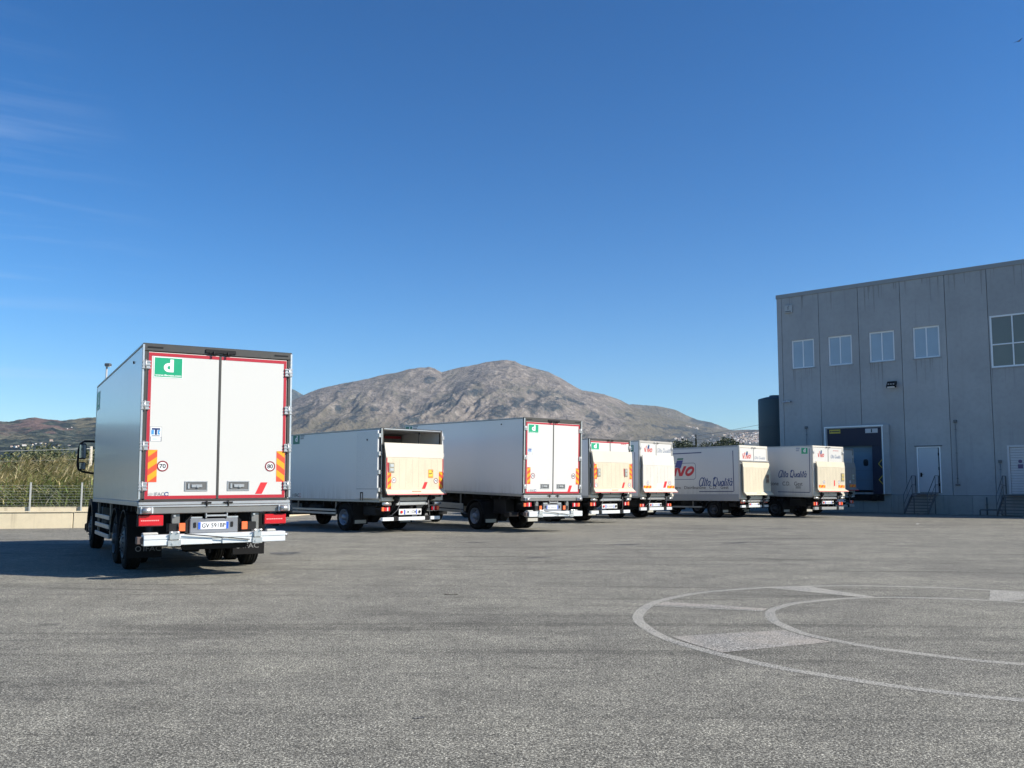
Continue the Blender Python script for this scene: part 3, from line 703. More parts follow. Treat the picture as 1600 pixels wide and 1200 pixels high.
# loading dock
bm = new_bm()
box(bm, 3.16, 3.30, -.28, .0, 1.12, 5.36, .01); box(bm, 6.68, 7.12, -.28, .0, 1.12, 5.36, .01); box(bm, 3.30, 6.68, -.28, .0, 5.24, 5.36, .01)
sh = finish(bm, 'dock_shelter', FACADE, wh)
bm = new_bm(); box(bm, 3.13, 6.82, -.305, -.282, 5.30, 5.385, .006); box(bm, 3.13, 3.20, -.305, -.282, 1.12, 5.30, .006); box(bm, 6.72, 6.78, -.305, -.282, 1.12, 5.30, .006); finish(bm, 'edge_trim', WFRAME, sh)
bm = new_bm(); prism(bm, [(3.31, -.26, 5.235), (6.67, -.26, 5.235), (6.67, -.18, 4.12), (3.31, -.18, 4.12)], (0, .03, 0)); hc = finish(bm, 'head_curtain', NAVY, sh)
for xa, xb in ((3.31, 3.9), (6.06, 6.67)):
    bm = new_bm(); prism(bm, [(xa, -.20, 1.13), (xb, -.20, 1.13), (xb, -.14, 5.2), (xa, -.14, 5.2)], (0, .03, 0)); sc_ = finish(bm, 'side_curtain', NAVY, sh)
bm = new_bm(); P = Plane((0, -.212, 0), (1, 0, 0), (0, 0, 1))
for zc in (2.98, 2.0):
    stroke(bm, P, [(6.66, zc + .26), (6.44, zc), (6.66, zc - .26)], .05)
finish(bm, 'guide_chevron', YEL, sh)
bm = new_bm(); P = Plane((0, -.268, 0), (1, 0, 0), (0, 0, 1)); sticker(bm, P, rect(3.46, 4.16, 4.94, 5.19)); finish(bm, 'yellow_sign', YEL, sh)
bm = new_bm(); sticker(bm, P, rect(3.62, 4.12, 5.04, 5.10), .006); disc(bm, P, 3.55, 5.07, .05, .006); finish(bm, 'sign_print', dark_print, sh)
bm = new_bm(); sticker(bm, P, rect(5.72, 6.48, 4.90, 5.17)); finish(bm, 'number_sign', DOORW2, sh)
bm = new_bm(); text(bm, P, '1', 6.07, 6.14, 4.93, 5.14, .006, .02); finish(bm, 'lettering', dark_print, sh)
bm = new_bm(); box(bm, 3.35, 6.03, .10, .16, 1.36, 4.3, .008); dd = finish(bm, 'dock_door', DOCKDOOR, wh)
bm = new_bm(); P = Plane((0, .10, 0), (1, 0, 0), (0, 0, 1)); prism(bm, [P.at(5.56 + .15 * math.copysign(abs(math.cos(t)) ** .6, math.cos(t)), 3.07 + .21 * math.copysign(abs(math.sin(t)) ** .6, math.sin(t)), -.004) for t in [2 * PI * i / 24 for i in range(24)]], (0, -.012, 0)); finish(bm, 'door_window', glass_dark, dd)
for k in range(4):
    bm = new_bm(); box(bm, 3.36, 6.02, .09, .102, 1.98 + k * .6, 1.99 + k * .6); finish(bm, 'panel_seam', STEEL_D, dd)
bm = new_bm(); box(bm, 3.32, 6.66, -.16, .24, .72, 1.115, .02); finish(bm, 'dock_leveller', black_paint, wh)
for xa in (3.5, 5.95):
    bm = new_bm(); box(bm, xa, xa + .35, -.30, -.165, .70, 1.06, .03); finish(bm, 'dock_bumper', rubber, wh)
# stain runs under the sills: own shapes on the concrete
bm = new_bm()
for h in WIN + [BIG]:
    for k in range(7):
        xa = random.uniform(h[0], h[1] - .1); w_ = random.uniform(.02, .07); l_ = random.uniform(.4, 1.7)
        prism(bm, [(xa, -.0085, h[2] - .055), (xa + w_, -.0085, h[2] - .055), (xa + w_ * .62, -.0085, h[2] - l_), (xa + w_ * .4, -.0085, h[2] - l_)], (0, .0005, 0))
for k in range(70):
    xa = random.uniform(.4, 27.6); w_ = random.uniform(.02, .12); l_ = random.uniform(.25, 1.5) ** 1.3
    if any(abs(xa - q) < .2 for q in JO): continue
    prism(bm, [(xa, -.0085, 14.195), (xa + w_, -.0085, 14.195), (xa + w_ * .7, -.0085, 14.195 - l_), (xa + w_ * .45, -.0085, 14.195 - l_)], (0, .0005, 0))
finish(bm, 'rain_stain', mat('rain_stain', (.30, .30, .297), .9, grime=.5, gscale=5), wh, kind='stuff')

# things fixed to the wall
def on_wall(name, label, cat, s, z, off=.05, group=None):
    p = wpt(s, off, z); return thing(name, label, cat, p, WROT, group)
t = on_wall('floodlight', 'black square floodlight fixed to the warehouse wall over the loading dock', 'floodlight', 7.45, 7.8, .02)
bm = new_bm(); box(bm, -.04, .04, -.30, 0, -.03, .03, .01); box(bm, -.12, .12, -.03, .0, -.1, .1, .008); finish(bm, 'bracket', black_plastic, t)
bm = new_bm(); prism(bm, [(-.28, -.55, -.10), (-.28, -.28, .22), (-.28, -.2, .15), (-.28, -.44, -.2)], (.56, 0, 0)); finish(bm, 'lamp_body', black_plastic, t)
bm = new_bm(); prism(bm, [(-.22, -.541, -.125), (.22, -.541, -.125), (.22, -.463, -.19), (-.22, -.463, -.19)], (0, -.008, -.01)); finish(bm, 'lens', WFRAME, t)
for k in range(3):
    bm = new_bm(); box(bm, -.2 + k * .15, -.11 + k * .15, -.48, -.46, -.01, .07, .004); finish(bm, 'led_module', mat('led_grey', (.3, .3, .3), .4), t)
t = on_wall('security_camera', 'small white twin security camera high on the warehouse corner', 'camera', .62, 7.2, .02)
bm = new_bm(); box(bm, -.08, .08, -.16, 0, -.06, .06, .01); finish(bm, 'mount', DOORW, t)
for sx in (-1, 1):
    bm = new_bm(); rod(bm, (sx * .07, -.14, 0), (sx * .30, -.22, -.05), .055, 12); c_ = finish(bm, 'camera_head', DOORW, t)
    bm = new_bm(); rod(bm, (sx * .30, -.22, -.05), (sx * .31, -.224, -.052), .045, 12); finish(bm, 'lens', glass_dark, c_)
t = on_wall('alarm_box', 'pale square alarm box near the roof corner of the warehouse', 'alarm box', .86, 13.42, .0)
bm = new_bm(); box(bm, -.26, .26, -.13, 0, -.27, .27, .02); b_ = finish(bm, 'case', mat('alarm_grey', (.42, .43, .43), .5), t)
bm = new_bm(); P = Plane((0, -.131, 0), (1, 0, 0), (0, 0, 1)); stroke(bm, P, [(-.02, -.06), (.02, .06), (-.03, .06), (.05, .2)], .05); sticker(bm, P, rect(-.2, .2, -.21, -.15)); finish(bm, 'emblem', mat('emblem_grey', (.10, .11, .12), .5), t)
def wall_pipe(s, z0, z1, label, lower=True):
    t = on_wall('wall_pipe', label, 'pipe', s, 0, .0, 'vertical conduit pipes on the warehouse wall')
    bm = new_bm(); rod(bm, (0, -.07, z0), (0, -.07, z1), .022, 8); finish(bm, 'pipe', mat('pipe_grey', (.26, .27, .28), .5, .3), t)
    bm = new_bm(); box(bm, -.08, .08, -.14, 0, z1, z1 + .16, .015); finish(bm, 'junction_box', STEEL_D, t)
    for zz in (z0 + .3, (z0 + z1) / 2, z1 - .4):
        bm = new_bm(); box(bm, -.04, .04, -.095, 0, zz, zz + .03, .004); finish(bm, 'clip', STEEL_D, t)
    if lower:
        bm = new_bm(); box(bm, -.12, .12, -.12, 0, z0 - .10, z0, .015); finish(bm, 'socket_box', STEEL_D, t)
wall_pipe(10.86, 1.75, 5.33, 'tall thin pipe on the warehouse wall just right of the white door')
wall_pipe(1.85, 1.3, 5.33, 'thin dark pipe on the warehouse wall left of the loading dock', False)
wall_pipe(13.12, .5, 2.95, 'short dark pipe beside the ribbed white door and its stairs', False)
def stairs(s0, s1, run, rise, label):
    t = on_wall('metal_stairs', label, 'stairs', s0, 0, .0, 'steel stairs up to the warehouse doors'); w = s1 - s0
    n = 6; y0 = -.75
    bm = new_bm(); box(bm, .03, w - .03, y0, -.055, rise - .05, rise - .01, .006); finish(bm, 'landing', STEEL_D, t)
    for x in (0, w):
        bm = new_bm(); beam(bm, (x, y0, rise - .1), (x, -run, .06), .04, .18); finish(bm, 'stringer', STEEL_D, t)
    tread = None
    for k in range(n):
        zz = rise - (k + 1) * rise / (n + 1); yy = y0 - (k + .5) * (run + y0) / (n + 1) - .12
        if tread is None:
            bm = new_bm(); box(bm, .03, w - .03, -.13, .13, -.02, .02, .005); o = finish(bm, 'tread', STEEL_D, t); tread = o.data
        else: o = link('tread', tread, t)
        o.location = (0, yy, zz)
    for x in (0, w):
        bm = new_bm(); tube(bm, [(x, -.06, rise + .02), (x, -.06, rise + 1.03), (x, y0, rise + 1.03), (x, -run, 1.10), (x, -run, .0)], .022, 8); rod(bm, (x, -.06, rise + .5), (x, y0, rise + .5), .016, 6); rod(bm, (x, y0, rise + .5), (x, -run, .56), .016, 6); rod(bm, (x, y0, rise + 1.03), (x, y0, rise - .05), .018, 6)
        finish(bm, 'handrail', STEEL_D, t)
    for x in (.06, w - .06):
        bm = new_bm(); rod(bm, (x, y0 + .05, 0), (x, y0 + .05, rise - .05), .03, 8); finish(bm, 'leg', STEEL_D, t)
stairs(8.52, 9.82, 2.35, 1.20, 'steel stairs with thin handrails below the plain white door')
stairs(13.36, 14.9, 2.35, 1.17, 'steel stairs with thin handrails below the ribbed white door')
t = on_wall('guard_rail', 'low dark pipe barrier standing against the stained concrete base', 'barrier', 12.2, 0, 1.0)
bm = new_bm(); tube(bm, [(0, 0, 0), (.0, 0, .27), (.03, 0, .31), (1.10, 0, .31)], .04, 8); rod(bm, (1.1, 0, 0), (1.1, 0, .35), .04, 8); finish(bm, 'rail', STEEL_D, t)
t = on_wall('drain_pipe', 'short vertical drain pipe on the stained concrete base between the doors', 'pipe', 12.35, 0, .06)
bm = new_bm(); rod(bm, (0, -.05, 0), (0, -.05, 1.0), .035, 8); finish(bm, 'pipe', STEEL_D, t)
bm = new_bm(); box(bm, -.06, .06, -.1, 0, .55, .59, .005); finish(bm, 'clip', STEEL_D, t)

# dark tank by the warehouse end
t = thing('storage_tank', 'tall dark blue green cylindrical tank beside the warehouse corner', 'tank', (19.95, 66.5, 0))
TK = mat('tank_paint', (.05, .085, .105), .5, grime=.3, gscale=1.0)
def lathe_z(bm, prof, seg=36, mi=0):
    rings = [[bm.verts.new((r * math.cos(2 * PI * k / seg), r * math.sin(2 * PI * k / seg), z)) for k in range(seg)] for z, r in prof]
    for a, b in zip(rings, rings[1:]):
        for k in range(seg): f = bm.faces.new((a[k], a[(k + 1) % seg], b[(k + 1) % seg], b[k])); f.smooth = True; f.material_index = mi
    bm.faces.new(rings[-1]); bm.faces.new(list(reversed(rings[0])))
bm = new_bm(); lathe_z(bm, [(0, 1.25), (8.05, 1.25), (8.16, 1.22), (8.30, .7)]); finish(bm, 'shell', TK, t)
bm = new_bm(); lathe_z(bm, [(8.25, .42), (8.42, .42), (8.44, .38)]); finish(bm, 'hatch', TK, t)
for zz in (2.0, 4.0, 6.0):
    bm = new_bm(); lathe_z(bm, [(zz, 1.265), (zz + .05, 1.265)]); finish(bm, 'hoop', TK, t)

# ================================================================== boundary wall, fence, plants
W0, W1 = Vector((-52, 19.2, 0)), Vector((-12.9, 32.75, 0)); WD = (W1 - W0).normalized(); WNn = Vector((WD.y, -WD.x, 0)); WL = (W1 - W0).length
walla = math.atan2(WD.y, WD.x)
t = thing('boundary_wall', 'low stepped cream concrete wall with dirt streaks along the yard edge', 'wall', W0, walla)
n = int(WL / 2.95)
for k in range(n):
    a, b = k * WL / n, (k + 1) * WL / n; j = random.uniform(-.008, .008)
    bm = new_bm(); box(bm, a + .012, b - .012, j, .22, -.1, .555 + random.uniform(-.004, .004), .012); finish(bm, 'wall_segment', WALLC, t)
    bm = new_bm(); box(bm, a + .006, b - .006, -.04, .30, .565, .60, .01); finish(bm, 'coping', WALLC, t)
    bm = new_bm(); box(bm, a + .012, b - .012, .85 + j, 1.1, -.1, .73, .012); finish(bm, 'upper_segment', WALLC, t)
bm = new_bm(); box(bm, 0, WL, .23, .84, -.1, .52); finish(bm, 'planter_soil', SOIL, t)
t2 = thing('side_wall', 'cream concrete wall running back behind the parked lorries', 'wall', W1 + WD * .05, walla + R(62))
for k in range(9):
    bm = new_bm(); box(bm, k * 3 + .012, k * 3 + 2.988, 0, .22, -.1, .6, .012); finish(bm, 'wall_segment', WALLC, t2)
FENCE = mat('galvanised_fence', (.44, .45, .43), .5, .1)
t = thing('wire_fence', 'welded wire fence on pale steel posts along the cream wall', 'fence', W0 + Vector((-WNn.x, -WNn.y, 0)) * .78, walla)
pm = None; mm_ = None; sp_ = 1.68; off0 = -.07
for k in range(int(WL / sp_)):
    if pm is None:
        bm = new_bm(); box(bm, -.028, .028, -.028, .028, .50, 1.60, .006); box(bm, -.033, .033, -.033, .033, 1.60, 1.62, .004); o = finish(bm, 'fence_post', FENCE, t); pm = o.data
        bm = new_bm()
        for q in range(8): rod(bm, (.03, .0, .80 + q * .10), (sp_ - .03, .0, .80 + q * .10), .0042, 4, cap=False)
        for q in range(6): rod(bm, (.14 + q * .28, .006, .76), (.06 + q * .11, .006, 1.53), .002, 4, cap=False)
        o2 = finish(bm, 'mesh_panel', FENCE, t); mm_ = o2.data
    else: o = link('fence_post', pm, t); o2 = link('mesh_panel', mm_, t)
    o.location = (off0 + k * sp_, 0, 0); o2.location = (off0 + k * sp_, 0, 0)

# ---- leaves
def leafmat(name, c, tr=.25):
    t = NT(name); a = t.noise(.7, 3); b = t.noise(6, 2)
    t.color(t.mix(1.0, c, t.ramp(t.math('ADD', t.math('MULTIPLY', a, .6), t.math('MULTIPLY', b, .4)), [(.3, (.7, .72, .7)), (.7, (1.3, 1.25, 1.2))]), 'MULTIPLY'))
    t.set(Roughness=.6); t.b.inputs['Specular IOR Level'].default_value = .3
    return t.m
L_REED = [leafmat('reed_leaf_green', (.115, .165, .045)), leafmat('reed_leaf_olive', (.23, .255, .085)), leafmat('reed_leaf_dry', (.44, .37, .18)), leafmat('reed_plume', (.66, .58, .38)), leafmat('dead_bramble', (.055, .042, .026)), leafmat('dark_leaf', (.045, .070, .028))]
def quads_object(name, V, F, M, mats_, kind=None, parent=None, smooth=False):
    me = bpy.data.meshes.new(name); V = np.asarray(V, np.float32).reshape(-1, 3); F = np.asarray(F, np.int32)
    me.vertices.add(len(V)); me.vertices.foreach_set('co', V.ravel()); k = F.shape[1]
    me.loops.add(F.size); me.loops.foreach_set('vertex_index', F.ravel()); me.polygons.add(len(F))
    me.polygons.foreach_set('loop_start', np.arange(0, F.size, k)); me.polygons.foreach_set('loop_total', np.full(len(F), k))
    for m_ in mats_: me.materials.append(m_)
    me.polygons.foreach_set('material_index', np.asarray(M, np.int32)); me.update(); me.validate()
    return link(name, me, parent, kind)

def strips(base, dirs, length, width, droop, nseg):
    """curved leaf blades: base (n,3), unit dirs (n,3); returns verts (n,(nseg+1)*2,3)"""
    n = len(base); side = np.cross(dirs, [0, 0, 1.0]); side /= np.linalg.norm(side, axis=1, keepdims=True) + 1e-6
    out = np.zeros((n, nseg + 1, 2, 3))
    for k in range(nseg + 1):
        t = k / nseg; c = base + dirs * (length * t)[:, None]; c[:, 2] -= droop * length * t * t
        w = width * (1 - t ** 1.6) * .5 + .002
        out[:, k, 0] = c + side * w[:, None]; out[:, k, 1] = c - side * w[:, None]
    return out
def strip_faces(n, nseg, start=0):
    b = start + np.arange(n)[:, None] * (nseg + 1) * 2 + np.arange(nseg)[None, :] * 2
    return np.stack([b, b + 1, b + 3, b + 2], -1).reshape(-1, 4)

def reeds():
    V = []; F = []; M = []; cnt = 0
    def add(st, mi, ns):
        nonlocal cnt
        n = len(st); F.append(strip_faces(n, ns, cnt)); V.append(st.reshape(-1, 3)); M.append(np.repeat(mi, ns)); cnt += n * (ns + 1) * 2
    ncane = 6200
    s = rng.uniform(2, WL + .5, ncane); dpt = rng.uniform(1.9, 9.5, ncane) ** 1.0
    bx = W0.x + WD.x * s - WNn.x * dpt; by = W0.y + WD.y * s - WNn.y * dpt
    h = (1.32 + .125 * dpt) * rng.uniform(.80, 1.10, ncane) + .16 * np.sin(s * .55) + .05 * dpt ** .5
    h = np.clip(h, 1.0, 3.0)
    lean = np.stack([rng.normal(.16, .10, ncane), rng.normal(0, .10, ncane), np.ones(ncane)], 1); lean /= np.linalg.norm(lean, axis=1, keepdims=True)
    base = np.stack([bx, by, np.full(ncane, -.1)], 1)
    tall = dpt > 2.6
    add(strips(base, lean, h, np.full(ncane, .022), np.zeros(ncane), 2), np.where(rng.random(ncane) < .75, 0, 1), 2)
    for k in range(13):
        f = rng.uniform(.18, 1.0, ncane); c = base + lean * (h * f)[:, None]
        az = rng.uniform(0, 2 * PI, ncane); az = np.where(rng.random(ncane) < .35, rng.normal(.1, .5, ncane), az)
        el = rng.uniform(-.1, 1.1, ncane); d = np.stack([np.cos(az) * np.cos(el), np.sin(az) * np.cos(el), np.sin(el)], 1)
        top = (f * h) / (1.22 + .125 * dpt)
        r_ = rng.random(ncane) + .18 * np.sin(s * 1.3 + dpt)
        mi = np.where(top > .88, np.where(r_ < .16, 3, np.where(r_ < .38, 2, np.where(r_ < .75, 1, 0))), np.where(top > .60, np.where(r_ < .12, 2, np.where(r_ < .50, 1, np.where(r_ < .85, 0, 5))), np.where(r_ < .38, 5, np.where(r_ < .84, 0, 1))))
        dead = (np.sin(s * .42 + 1.0) > .35) & (top > .35) & (top < .68) & (rng.random(ncane) < .7)
        mi = np.where(dead, 4, mi)
        add(strips(c, d, rng.uniform(.3, .7, ncane), rng.uniform(.018, .036, ncane), rng.uniform(.1, .6, ncane), 3), mi, 3)
    # plumes bent over by the wind
    pl = np.where(tall & (rng.random(ncane) < .75))[0]
    for k in range(6):
        c = base[pl] + lean[pl] * (h[pl] * rng.uniform(.93, 1.02, len(pl)))[:, None]
        d = np.stack([rng.normal(.75, .22, len(pl)), rng.normal(0, .25, len(pl)), rng.uniform(.35, 1.0, len(pl))], 1); d /= np.linalg.norm(d, axis=1, keepdims=True)
        add(strips(c, d, rng.uniform(.35, .75, len(pl)), rng.uniform(.014, .03, len(pl)), rng.uniform(.15, .5, len(pl)), 3), np.where(rng.random(len(pl)) < .7, 3, 2), 3)
    return quads_object('reeds', np.concatenate(V), np.concatenate(F), np.concatenate(M), L_REED, kind='stuff')
reeds()

# ---- broadleaf trees
BARK = mat('bark', (.09, .07, .05), .9, grime=.5)
L_TREE = [leafmat('tree_leaf_dark', (.030, .046, .020)), leafmat('tree_leaf_mid', (.058, .076, .030)), leafmat('tree_leaf_light', (.17, .18, .08)), leafmat('tree_leaf_grey', (.21, .21, .125))]
def crown_mesh(seed, rx, rz, n, cone=False, grey=False, dark=False):
    g = np.random.default_rng(seed); nb = 26
    if cone:
        t = g.random(nb); cx = np.stack([g.normal(0, .28, nb) * (1 - t), g.normal(0, .28, nb) * (1 - t), t * 2 - 1], 1); br = .34 * (1.15 - t)
    else:
        cx = g.normal(0, 1, (nb, 3)); cx /= np.linalg.norm(cx, axis=1, keepdims=True); cx *= g.uniform(.25, .8, (nb, 1)); cx[:, 2] *= .8; br = g.uniform(.24, .46, nb)
    w = g.integers(0, nb, n); d = g.normal(0, 1, (n, 3)); d /= np.linalg.norm(d, axis=1, keepdims=True)
    p = cx[w] + d * (br[w] * g.uniform(.55, 1.08, n) ** .6)[:, None]
    p = p * [rx, rx, rz]
    a = g.normal(0, 1, (n, 3)); a /= np.linalg.norm(a, axis=1, keepdims=True); b = np.cross(a, g.normal(0, 1, (n, 3))); b /= np.linalg.norm(b, axis=1, keepdims=True)
    s = g.uniform(.05, .13, n)[:, None] * (rx / 2.2) ** .5
    V = np.stack([p - a * s, p + b * s * .45, p + a * s, p - b * s * .45], 1).reshape(-1, 3); F = np.arange(n * 4).reshape(-1, 4)
    r_ = g.random(n); mi = np.where(r_ < .34, 0, np.where(r_ < .74, 1, 2)) if not grey else np.where(r_ < .22, 0, np.where(r_ < .5, 1, np.where(r_ < .7, 2, 3)))
    o = quads_object('crown', V, F, mi, L_TREE if not dark else [L_TREE[0], L_TREE[0], L_TREE[1], L_TREE[1]]); me = o.data; bpy.data.objects.remove(o); return me
def trunk_mesh(seed, h, r):
    g = random.Random(seed); bm = new_bm(); rod(bm, (0, 0, -.3), (.1, 0, h * .55), r, 8, r * .7, cap=False)
    for k in range(5):
        a = 2 * PI * k / 5 + g.random(); rod(bm, (.08, 0, h * (.32 + .05 * k)), (math.cos(a) * h * .32, math.sin(a) * h * .32, h * (.7 + .06 * k)), r * .5, 6, r * .15, cap=False)
    bmesh.ops.recalc_face_normals(bm, faces=bm.faces[:]); me = bpy.data.meshes.new('trunk'); bm.to_mesh(me); bm.free(); me.materials.append(BARK); return me
TM = [(crown_mesh(1, 2.6, 1.9, 4600, grey=True), trunk_mesh(1, 3.4, .16)), (crown_mesh(2, 2.3, 2.0, 4600, grey=True), trunk_mesh(2, 3.6, .15)), (crown_mesh(3, 2.5, 1.7, 4600), trunk_mesh(3, 3.2, .17))]
TM.append((crown_mesh(5, 2.4, 1.9, 9000, dark=True), trunk_mesh(3, 3.2, .17)))
CY_ = (crown_mesh(9, .9, 3.2, 4200, cone=True, dark=True), trunk_mesh(9, 4.0, .12))
def tree(x, y, h, label, group=None, kind=0, name='tree', wide=1.0):
    c, tr_ = CY_ if kind == 'cypress' else TM[kind]
    k = h / (4.9 if kind != 'cypress' else 7.0)
    t = thing(name, label, 'tree', (x, y, -.1), rng.uniform(0, 6.28), group)
    o = link('trunk', tr_, t); o.scale = (k, k, k)
    o = link('crown', c, t); o.location = (0, 0, (3.0 if kind != 'cypress' else 3.8) * k); o.scale = (k * wide, k * wide, k)
for i in range(24):
    x = -46 + i * 1.30 + rng.uniform(-.5, .5); y = 46 + rng.uniform(0, 9)
    tree(x, y, 3.75 + rng.uniform(-.3, .35) + (y - 46) * .04, 'grey green olive tree in the hedge line behind the reeds', 'olive trees behind the reeds', int(rng.integers(0, 3)), 'olive_tree', 1.12)
tree(20.7, 110, 7.6, 'round dark tree behind the lorries, left of the cypress', None, 3, 'broadleaf_tree', .85)
tree(21.9, 114, 7.5, 'smaller round dark tree hugging the cypress behind the lorries', None, 3, 'broadleaf_tree', .7)
tree(23.0, 110, 8.0, 'slim dark cypress rising just above the lorry roofs', None, 'cypress', 'cypress_tree', .75)
for i, (x, h) in enumerate(((24.4, 6.7), (25.4, 7.3), (26.6, 7.9), (27.9, 7.8), (29.0, 7.2), (30.6, 6.7))):
    tree(x, 110 + i * .7, h, 'dark bushy tree in the clump between the village and the box lorries', 'dark tree clump below the village', 3, 'broadleaf_tree', .8)

# ---- lamp mast, poles and cables
MAST = mat('mast_grey', (.50, .51, .52), .45, .4)
t = thing('lamp_mast', 'tall thin steel lamp mast with one floodlight, rising behind the nearest lorry', 'lamp post', (-23.2, 50, -.1))
bm = new_bm(); rod(bm, (0, 0, 0), (0, 0, 8.45), .08, 10, .05); finish(bm, 'pole', MAST, t)
bm = new_bm(); box(bm, -.08, .24, -.16, .10, 8.38, 8.54, .03); finish(bm, 'lamp_head', STEEL_D, t)
bm = new_bm(); box(bm, -.06, .22, -.14, .08, 8.35, 8.38, .01); finish(bm, 'lens', WFRAME, t)
def pole(x, y, h, label):
    t = thing('utility_pole', label, 'pole', (x, y, -.1), 0, 'utility poles carrying the cables')
    bm = new_bm(); rod(bm, (0, 0, 0), (0, 0, h), .10, 8, .07); finish(bm, 'mast', mat('pole_concrete', (.46, .42, .34), .8), t)
    for zz in (h - .12, h - .62):
        bm = new_bm(); rod(bm, (0, -.16, zz), (0, .02, zz), .025, 6); finish(bm, 'insulator', MAST, t)
pole(-20.05, 42, 3.45, 'short pale pole seen between the lorry mirror and its box')
pole(-38.5, 42.3, 3.35, 'short pale pole beyond the reeds at the end of the cables')
CABLE = mat('pale_cable', (.55, .54, .48), .5)
def cable(p, q, sag, r, label, m=None):
    pts = [(p[0] + (q[0] - p[0]) * k / 14, p[1] + (q[1] - p[1]) * k / 14, p[2] + (q[2] - p[2]) * k / 14 - sag * 4 * (k / 14) * (1 - k / 14)) for k in range(15)]
    bm = new_bm(); tube(bm, pts, r, 6); return tag(finish(bm, 'cable', m or CABLE), label, 'cable')
cable((-38.5, 42.15, 3.15), (-20.05, 41.85, 3.24), .16, .013, 'thicker pale cable strung above the reeds')
cable((-38.5, 42.15, 2.66), (-20.05, 41.85, 2.74), .14, .007, 'thinner lower cable strung across the reeds')
DCAB = mat('dark_cable', (.10, .10, .11), .6)
cable((22, 160, 8.8), (62, 160, 16.2), .35, .03, 'upper thin power line running behind the dark tank', DCAB)
cable((22, 160, 8.2), (62, 160, 15.1), .35, .03, 'lower thin power line running behind the dark tank', DCAB)
for x, h, l in ((22, 9.0, 'dark power line pole hidden low behind the box lorries'), (62, 16.4, 'tall power line pole behind the warehouse')):
    t = thing('utility_pole', l, 'pole', (x, 160, -.1)); bm = new_bm(); rod(bm, (0, 0, 0), (0, 0, h), .16, 8, .1); finish(bm, 'mast', DCAB, t)
    bm = new_bm(); box(bm, -.6, .6, -.05, .05, h - .3, h - .2); finish(bm, 'crossarm', DCAB, t)

# ================================================================== lorries
def rim_mesh(dual, m):
    bm = new_bm()
    if dual: prof = [(.30, .26), (.02, .285), (.0, .292), (-.004, .285), (.035, .262), (.10, .235), (.135, .19), (.135, .125), (.06, .115), (.0, .105), (-.03, .08), (-.035, .0)]
    else: prof = [(.26, .26), (.03, .285), (.0, .292), (-.004, .285), (.03, .265), (.02, .23), (-.01, .18), (-.015, .13), (-.035, .10), (-.045, .06), (-.046, .0)]
    lathe_x(bm, prof, 28)
    xb = .125 if dual else -.005
    for k in range(10):
        a = 2 * PI * k / 10; y, z = .155 * math.cos(a), .155 * math.sin(a); rod(bm, (xb + .02, y, z), (xb - .035, y, z), .017, 6)
    if dual:
        for k in range(8):
            a = 2 * PI * (k + .5) / 8; y, z = .213 * math.cos(a), .213 * math.sin(a); rod(bm, (.118, y, z), (.108, y, z), .022, 8, mi=1)
    bmesh.ops.recalc_face_normals(bm, faces=bm.faces[:]); me = bpy.data.meshes.new('wheel'); bm.to_mesh(me); bm.free(); me.materials.append(m); me.materials.append(black_paint); return me
def tyre_mesh():
    bm = new_bm(); w = .14
    prof = [(-w * .62, .285), (-w * .9, .31), (-w, .37), (-w * .97, .43), (-w * .86, .478), (-w * .66, .494), (-w * .63, .484), (-w * .55, .484), (-w * .52, .498), (-w * .2, .5), (-w * .17, .488), (-w * .1, .488), (-w * .07, .5),
            (w * .07, .5), (w * .1, .488), (w * .17, .488), (w * .2, .5), (w * .52, .498), (w * .55, .484), (w * .63, .484), (w * .66, .494), (w * .86, .478), (w * .97, .43), (w, .37), (w * .9, .31), (w * .62, .285)]
    lathe_x(bm, prof, 40)
    bmesh.ops.recalc_face_normals(bm, faces=bm.faces[:]); me = bpy.data.meshes.new('tyre'); bm.to_mesh(me); bm.free(); me.materials.append(rubber); return me
RIMD, RIMS, RIMF, TYRE = rim_mesh(True, rim_grey), rim_mesh(True, rim_silver), rim_mesh(False, rim_grey), tyre_mesh()

def wheel(root, x, y, r, dual=True, silver=False):
    o = link('wheel', RIMS if (dual and silver) else RIMD if dual else RIMF, root); k = r / .5
    o.location = (x, y, r - .008); o.scale = (k, k, k)
    if x > 0: o.rotation_euler = (0, 0, PI)
    for dx in ((.15, .49) if dual else (.15,)):
        t = link('tyre', TYRE, o); t.location = (dx, 0, 0); t.rotation_euler = (rng.uniform(0, 6), 0, 0)
    return o

